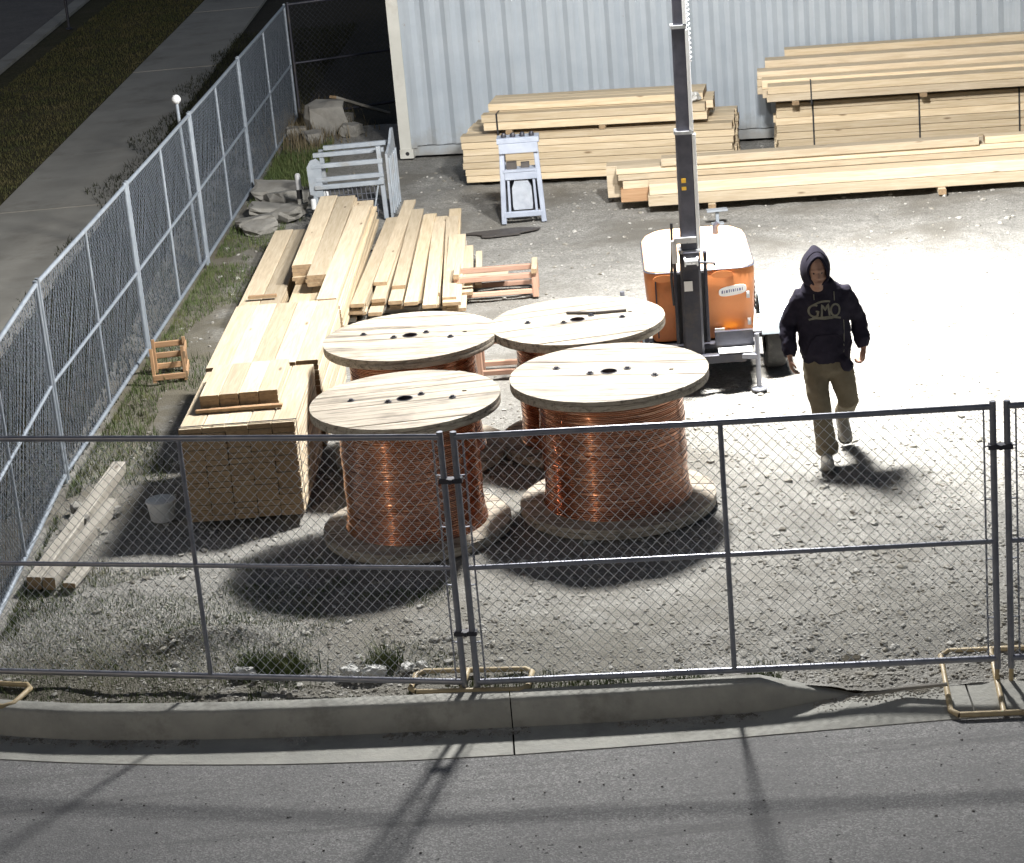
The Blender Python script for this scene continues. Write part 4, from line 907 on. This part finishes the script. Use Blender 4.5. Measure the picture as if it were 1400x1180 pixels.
# bucket, litter, scraps
r = empty('plastic_bucket', (-2.88, 17.62, 0), 0, 'white plastic tub standing left of the nearest lumber stack', 'bucket')
MB().lathe([(.09, 0), (.098, .01), (.115, .15), (.122, .152), (.122, .165), (.108, .165), (.09, .02), (.001, .018)], 20).build('tub', M['white_plastic'], r, 40)
MB().lathe([(.001, .185), (.10, .183), (.124, .172), (.126, .160), (.123, .158)], 20).build('lid', M['white_plastic'], r, 40)
def litter(x, y, s, label, seed, m='paper'): chunk('litter', (x, y, s * .3), (s * 1.5, s, s * .7), seed, label, 'litter', 'litter along the front fence', seed=seed, m=m, cuts=4, amp=.26)
litter(-1.95, 14.36, .08, 'white crumpled litter left of the weed clumps', 41); litter(-1.87, 14.28, .045, 'tiny white scrap beside the left litter', 42)
litter(-1.22, 14.20, .09, 'long white litter scrap behind the front fence', 43); litter(-1.05, 14.18, .09, 'white and dark crumpled bag behind the front fence', 44)
litter(-.84, 14.22, .06, 'white paper scrap left of the tan fence stand', 45); litter(-.74, 14.24, .05, 'smaller white scrap touching the tan fence stand', 46); litter(-1.66, 14.55, .07, 'dark lump lying behind the weed clumps', 47, 'tarp')
b = MB(); pts = [(.36 * (1 + .25 * math.sin(3 * a) + .15 * math.sin(5 * a + 1)) * math.cos(a), .20 * (1 + .2 * math.sin(2 * a + 1)) * math.sin(a)) for a in np.linspace(0, 6.28, 25)[:-1]]
b.prism(pts, 0, .012); tag(b.build('tarp_scrap', M['tarp'], loc=(.10, 26.5, .004)), 'dark flat tarp scrap on the gravel before the grey stand', 'tarp')
b = MB(); b.bar((-.12, 0, .17), (.12, 0, .17), .12, .02); b.bar((0, 0, 0), (0, 0, .16), .04); b.bar((-.07, 0, .01), (.07, 0, .01), .1, .02)
tag(b.build('small_stand', M['grey_steel'], loc=(2.58, 26.0, 0)), 'small flat topped metal stand behind the orange tower', 'stand')
b = MB(); b.tube([(2.10, 13.36, -.075), (2.35, 13.40, -.07), (2.62, 13.37, -.055)], [.012, .016, .013], 7); tag(b.build('branch', M['pine_old']), 'thin pale stick lying on the concrete by the fence stand', 'stick')

# ------------------------------------------------------------------ person
PX, PY = 2.60, 17.75
per = empty('person', (PX, PY, 0), 0, 'person in a dark hooded sweatshirt and tan trousers walking toward the fence', 'person')
def ell_ring(c, ax, ay, n_=20, tilt=0.0):
    return [(c[0] + ax * math.cos(2 * math.pi * k / n_), c[1] + ay * math.sin(2 * math.pi * k / n_), c[2] + tilt * math.sin(2 * math.pi * k / n_)) for k in range(n_)]
def remeshed(b, name, m, parent, vox, smooth_it=6, disp=0.0, dscale=.12):
    me = b.mesh(name, m); o = link(name, me, parent)
    bm = bmesh.new(); bm.from_mesh(me); bmesh.ops.recalc_face_normals(bm, faces=bm.faces); bm.to_mesh(me); bm.free()
    md = o.modifiers.new('r', 'REMESH'); md.mode = 'VOXEL'; md.voxel_size = vox; md.use_smooth_shade = True
    sm = o.modifiers.new('s', 'SMOOTH'); sm.factor = .5; sm.iterations = smooth_it
    if disp:
        tx = bpy.data.textures.new(name, 'CLOUDS'); tx.noise_scale = dscale; tx.noise_depth = 2
        dm = o.modifiers.new('d', 'DISPLACE'); dm.texture = tx; dm.strength = disp; dm.mid_level = .5; dm.texture_coords = 'LOCAL'
    dg = bpy.context.evaluated_depsgraph_get(); me2 = bpy.data.meshes.new_from_object(o.evaluated_get(dg)); o.modifiers.clear(); o.data = me2; me2.name = name
    me2.materials.clear(); me2.materials.append(m); me2.polygons.foreach_set('use_smooth', [True] * len(me2.polygons))
    return o
# body: head with face, neck, core, arms with fingered hands, legs
b = MB(); hx, hy = -.095, -.115
rings = []
for z, ax, ay, dy in [(1.435, .030, .030, -.045), (1.447, .045, .05, -.035), (1.475, .060, .072, -.014), (1.51, .069, .088, -.004), (1.55, .073, .096, .0), (1.59, .075, .099, .003), (1.63, .075, .099, .006), (1.67, .068, .09, .008), (1.70, .05, .068, .01), (1.715, .02, .03, .01)]:
    rings.append(ell_ring((hx, hy + dy, z), ax, ay))
b.loft(rings)
b.loft([ell_ring((hx, hy - .092, 1.592), .008, .012, 10), ell_ring((hx, hy - .10, 1.565), .012, .018, 10), ell_ring((hx, hy - .104, 1.548), .017, .022, 10), ell_ring((hx, hy - .092, 1.538), .015, .014, 10)])   # nose
b.tube([(hx - .052, hy - .070, 1.607), (hx, hy - .094, 1.612), (hx + .052, hy - .070, 1.607)], .013, 8)          # brow
b.tube([(hx - .026, hy - .088, 1.508), (hx, hy - .097, 1.511), (hx + .026, hy - .088, 1.508)], .0085, 8)         # upper lip
b.tube([(hx - .022, hy - .084, 1.495), (hx, hy - .094, 1.493), (hx + .022, hy - .084, 1.495)], .009, 8)          # lower lip
b.tube([(hx, hy - .05, 1.455), (hx, hy - .075, 1.460)], [.028, .02], 8)                                            # chin
for s_ in (-1, 1):
    b.tube([(hx + s_ * .048, hy - .06, 1.556), (hx + s_ * .05, hy - .045, 1.53)], [.026, .022], 8)                # cheek
    b.tube([(hx + s_ * .074, hy + .01, 1.60), (hx + s_ * .078, hy + .012, 1.55)], [.016, .012], 8)               # ear
b.tube([(hx + .01, hy + .03, 1.53), (-.055, -.045, 1.40)], [.052, .06], 12)
b.loft([ell_ring((-.05, -.03, 1.42), .13, .07), ell_ring((-.045, -.03, 1.3), .16, .1), ell_ring((-.03, 0, 1.0), .15, .1), ell_ring((-.025, 0, .8), .15, .1)])
ARM = [[(-.220, -.03, 1.355), (-.325, .02, 1.13), (-.332, -.09, .90)], [(.135, -.03, 1.355), (.248, .05, 1.12), (.272, -.01, .895)]]
for A in ARM: b.tube([(-.1 if A[0][0] < 0 else .03, -.03, 1.36), A[0], A[1], A[2]], [.05, .05, .04, .028], 10)
LEG = [[(-.115, 0, .80), (-.105, -.115, .475), (-.075, -.175, .12)], [(.065, 0, .80), (.125, -.06, .47), (.125, .26, .27)]]
for A in LEG: b.tube([(-.025, 0, .82), A[0], A[1], A[2]], [.09, .075, .055, .045], 10)
def hand(b, wr, dirn, palm_n, thumb_side, curl):
    """palm loft and five bent fingers; dirn runs to the fingertips, palm_n faces out of the palm"""
    d = Vector(dirn).normalized(); n_ = Vector(palm_n); n_ = (n_ - d * n_.dot(d)).normalized(); s_ = d.cross(n_) * thumb_side; w = Vector(wr)
    def ring(t, hw, th): c = w + d * t; return [c + s_ * hw * math.cos(a) + n_ * th * math.sin(a) for a in np.linspace(0, 2 * math.pi, 15)[:-1]]
    b.loft([ring(-.03, .027, .021), ring(0, .027, .019), ring(.03, .037, .018), ring(.07, .042, .016), ring(.092, .040, .013)])
    for k, (o_, L_) in enumerate([(.031, .070), (.0105, .080), (-.0105, .074), (-.031, .058)]):
        p = w + d * .085 + s_ * o_; pts = [p - d * .02]; a = .15; 
        for sg in (.42, .33, .25):
            a += curl * (1 + .12 * k); p = p + (d * math.cos(a) + n_ * math.sin(a)) * L_ * sg * 1.05; pts.append(p)
        b.tube([pts[0], pts[0] + d * .02] + pts[1:], [.0085, .0092, .0088, .008, .0066], 8)
    p = w + d * .02 + s_ * .03; q1 = p + (d * .55 + s_ * .62 + n_ * .45).normalized() * .040; q2 = q1 + (d * .85 + s_ * .15 + n_ * .5).normalized() * .030; q3 = q2 + (d * .9 - s_ * .2 + n_ * .35).normalized() * .022
    b.tube([p - s_ * .012, p, q1, q2, q3], [.013, .0125, .0105, .0095, .007], 8)
hand(b, (-.332, -.10, .885), (.10, -.25, -1), (.8, -.2, 0), 1, .34)
hand(b, (.272, -.02, .88), (-.22, -.2, -1), (-.8, -.25, 0), -1, .62)
remeshed(b, 'body', M['skin'], per, .0062, 2)
for s_ in (-1, 1):
    e_ = MB(); e_.lathe([(.001, -.0085), (.006, -.006), (.0085, 0), (.006, .006), (.001, .0085)], 10); e_.build('eye', M['black'], per, 60, loc=(hx + s_ * .031, hy - .083, 1.588))
# hoodie
b = MB()
b.loft([ell_ring((-.028, .0, .80), .150, .10, 24), ell_ring((-.028, -.002, .825), .195, .138, 24), ell_ring((-.028, -.004, .86), .196, .140, 24), ell_ring((-.03, -.004, .92), .215, .155, 24), ell_ring((-.035, -.006, 1.05), .207, .15, 24), ell_ring((-.04, -.012, 1.2), .212, .148, 24), ell_ring((-.043, -.02, 1.32), .215, .142, 24), ell_ring((-.045, -.028, 1.39), .190, .125, 24), ell_ring((-.05, -.035, 1.445), .135, .105, 24), ell_ring((-.065, -.05, 1.49), .10, .09, 24)])
for A, s_ in zip(ARM, (-1, 1)):
    a0, a1, a2 = (Vector(p) for p in A)
    b.tube([a0 + Vector((-s_ * .09, 0, -.01)), a0 + Vector((0, 0, .0)), a0.lerp(a1, .3), a0.lerp(a1, .75), a1, a1.lerp(a2, .35), a1.lerp(a2, .78), a1.lerp(a2, .9), a1.lerp(a2, 1.0)], [.085, .082, .078, .070, .067, .064, .062, .052, .044], 14)
b.tube([(.09, -.15, .86), (.12, -.13, .79), (.13, -.09, .74)], [.03, .055, .02], 10)                              # loose shirt tail
hood_body = remeshed(b, 'hoodie', M['hoodie'], per, .0095, 3, .034, .075)
# hood: open shell round the face with a rolled rim
b = MB(); hc = Vector((hx + .004, hy + .055, 1.585)); nph = 28; rings_o = []; rings_i = []
def hoodpt(th, ph, k=1.0):
    x = .118 * math.sin(th) * math.cos(ph) * k; z = math.sin(th) * math.sin(ph); z = z * (.185 if z > 0 else .15) * k; y = -.175 * math.cos(th) * k
    if z > 0: x *= 1 - .30 * (z / .185) ** 2; y += .03 * (z / .185) ** 2
    if z < 0: x *= 1 + .12 * (z / .15) ** 2
    return hc + Vector((x, y, z)) + Vector((.006 * math.sin(ph * 3 + th * 4), 0, .005 * math.sin(ph * 2 + th * 7)))
ths = np.linspace(rad(44), rad(172), 13)
for th in ths: rings_o.append([hoodpt(th, 2 * math.pi * k / nph) for k in range(nph)])
for th in ths: rings_i.append([hoodpt(th, 2 * math.pi * k / nph, .93) for k in range(nph)])
b.loft([rings_i[-1 - i] for i in range(len(rings_i))] + rings_o, True)
b.tube([hoodpt(rad(43), 2 * math.pi * k / nph, .97) for k in range(nph + 1)], .0125, 8, False)
b.tube([hoodpt(rad(62), 2 * math.pi * k / nph, 1.0) for k in range(3, 12)], .006, 6)
hood = b.build('hood', M['hoodie'], per, 60)
b = MB(); rings = []
for z, ax, ay, dy in [(1.42, .155, .125, 0), (1.46, .135, .125, -.005), (1.485, .115, .118, -.02), (1.508, .098, .112, -.03), (1.515, .08, .09, -.03)]: rings.append(ell_ring((-.065, -.045 + dy, z), ax, ay, 24, .012))
b.loft(rings); b.build('hood_collar', M['hoodie'], per, 60)
# trousers
b = MB()
b.loft([ell_ring((-.028, 0, .90), .172, .115, 24), ell_ring((-.026, 0, .82), .190, .130, 24), ell_ring((-.025, 0, .74), .196, .135, 24), ell_ring((-.025, 0, .69), .17, .115, 24)])
A = LEG[0]; b.tube([(-.105, .0, .82), (-.12, -.03, .70), (-.118, -.08, .57), A[1], (-.098, -.14, .35), (-.085, -.165, .2), (-.078, -.175, .13), (-.076, -.178, .075)], [.10, .102, .092, .083, .079, .083, .088, .075], 16)
A = LEG[1]; b.tube([(.06, .0, .82), (.085, -.02, .70), (.108, -.045, .58), A[1], (.128, .04, .40), (.128, .15, .33), (.127, .24, .285), (.126, .285, .25)], [.10, .104, .094, .086, .078, .074, .074, .068], 16)
for z, r_ in ((.145, .087), (.105, .085)): b.tube([(-.077 + r_ * math.cos(a), -.176 + r_ * .95 * math.sin(a), z + .01 * math.sin(a * 2)) for a in np.linspace(0, 2 * math.pi, 25)], .011, 6, False)
remeshed(b, 'trousers', M['trousers'], per, .0095, 4, .020, .10)
# boots
def boot(heel, toe, name, ank):
    h, t_ = Vector(heel), Vector(toe); d = (t_ - h); L_ = d.length; d.normalize(); s_ = d.cross(Vector((0, 0, 1))).normalized(); u = s_.cross(d)
    def R(f, w, hgt, base=0.0): c = h + d * L_ * f; return [c + s_ * w * 1.2 * math.cos(a) + u * (base + hgt * max(0, math.sin(a)) + (-.004 if math.sin(a) < 0 else 0)) for a in np.linspace(0, 2 * math.pi, 17)[:-1]]
    b = MB(); b.loft([R(-.02, .022, .05, .02), R(.05, .036, .10, .02), R(.2, .041, .115, .02), R(.4, .042, .10, .02), R(.6, .047, .075, .02), R(.8, .048, .06, .02), R(.93, .038, .048, .02), R(1.0, .018, .03, .02)])
    b.tube([h + d * L_ * .2 + u * .06, Vector(ank)], [.05, .047], 12)
    o = remeshed(b, 'boot', M['boot'], per, .007, 3)
    b = MB(); b.loft([R(-.03, .024, .022), R(.05, .041, .026), R(.25, .044, .024), R(.45, .042, .022), R(.65, .051, .022), R(.82, .052, .022), R(.95, .041, .022), R(1.02, .02, .02)]); b.build('sole', M['sole'], o, 50)
boot((-.075, -.11, .0), (-.112, -.43, .0), 'boot', (-.076, -.17, .15))
boot((.126, .345, .205), (.135, .185, .02), 'boot', (.126, .27, .27))
# pale arched lettering printed on the chest, draped on the hoodie surface
dg = bpy.context.evaluated_depsgraph_get(); bvh = BVHTree.FromPolygons([v.co for v in hood_body.data.vertices], [p.vertices for p in hood_body.data.polygons])
def arc(cx, cz, rx, rz, a0, a1, n_=14): return [(cx + rx * math.cos(rad(a)), cz + rz * math.sin(rad(a))) for a in np.linspace(a0, a1, n_)]
STK = [arc(-.082, 0, .045, .05, 60, 300) + [(-.052, -.005), (-.072, -.005)], [(-.028, -.048), (-.022, .05), (.003, .0), (.026, .052), (.036, -.046)], arc(.083, -.004, .036, .048, 0, 360, 18), arc(0, -.30, .30, .245, 65, 115, 12), arc(.0, .0, .12, .075, 25, 155, 16)[5:14], [(-.10, -.06), (-.05, -.064), (0, -.066), (.05, -.065), (.10, -.06)]]
b = MB()
for st in STK:
    pts = []
    for (p0, p1) in zip(st, st[1:]):
        for f in (0, .34, .67): pts.append((p0[0] + (p1[0] - p0[0]) * f, p0[1] + (p1[1] - p0[1]) * f))
    pts.append(st[-1]); L3 = []; R3 = []
    for i, (x, z) in enumerate(pts):
        x2, z2 = pts[min(i + 1, len(pts) - 1)]; x1, z1 = pts[max(i - 1, 0)]; tx, tz = x2 - x1, z2 - z1; l_ = math.hypot(tx, tz) or 1; nx_, nz_ = -tz / l_ * .0078, tx / l_ * .0078
        for S_, sg in ((L3, 1), (R3, -1)):
            ox, oz = x + sg * nx_ - .045, 1.27 + z + sg * nz_; h = bvh.ray_cast(Vector((ox, -1, oz)), Vector((0, 1, 0))); S_.append((ox, (h[0].y if h[0] else -.15) - .004, oz))
    n_ = len(pts); b.add(L3 + R3, [(i, i + 1, n_ + i + 1, n_ + i) for i in range(n_ - 1)])
b.build('chest_lettering', M['print'], hood_body)
def drape(pts, r_):
    o_ = []
    for x, z in pts:
        h = bvh.ray_cast(Vector((x, -1, z)), Vector((0, 1, 0))); o_.append((x, (h[0].y if h[0] else -.15) - r_ * .6, z))
    return MB().tube(o_, r_, 6)
drape([(.035, 1.415 - .018 * k) for k in range(5)], .004).build('drawstring', M['print'], hood_body, 60)
drape([(-.125, 1.415 - .018 * k) for k in range(4)], .004).build('drawstring', M['print'], hood_body, 60)
drape([(-.20, .90), (-.185, .96), (-.15, 1.03), (-.12, 1.06), (-.04, 1.065), (.04, 1.06), (.075, 1.03), (.11, .96), (.125, .90)], .006).build('pocket_seam', M['hoodie'], hood_body, 60)
drape([(.105, 1.17), (.108, 1.12), (.106, 1.04), (.10, .97), (.097, .90)], .0035).build('side_stripe', M['print'], hood_body, 60)
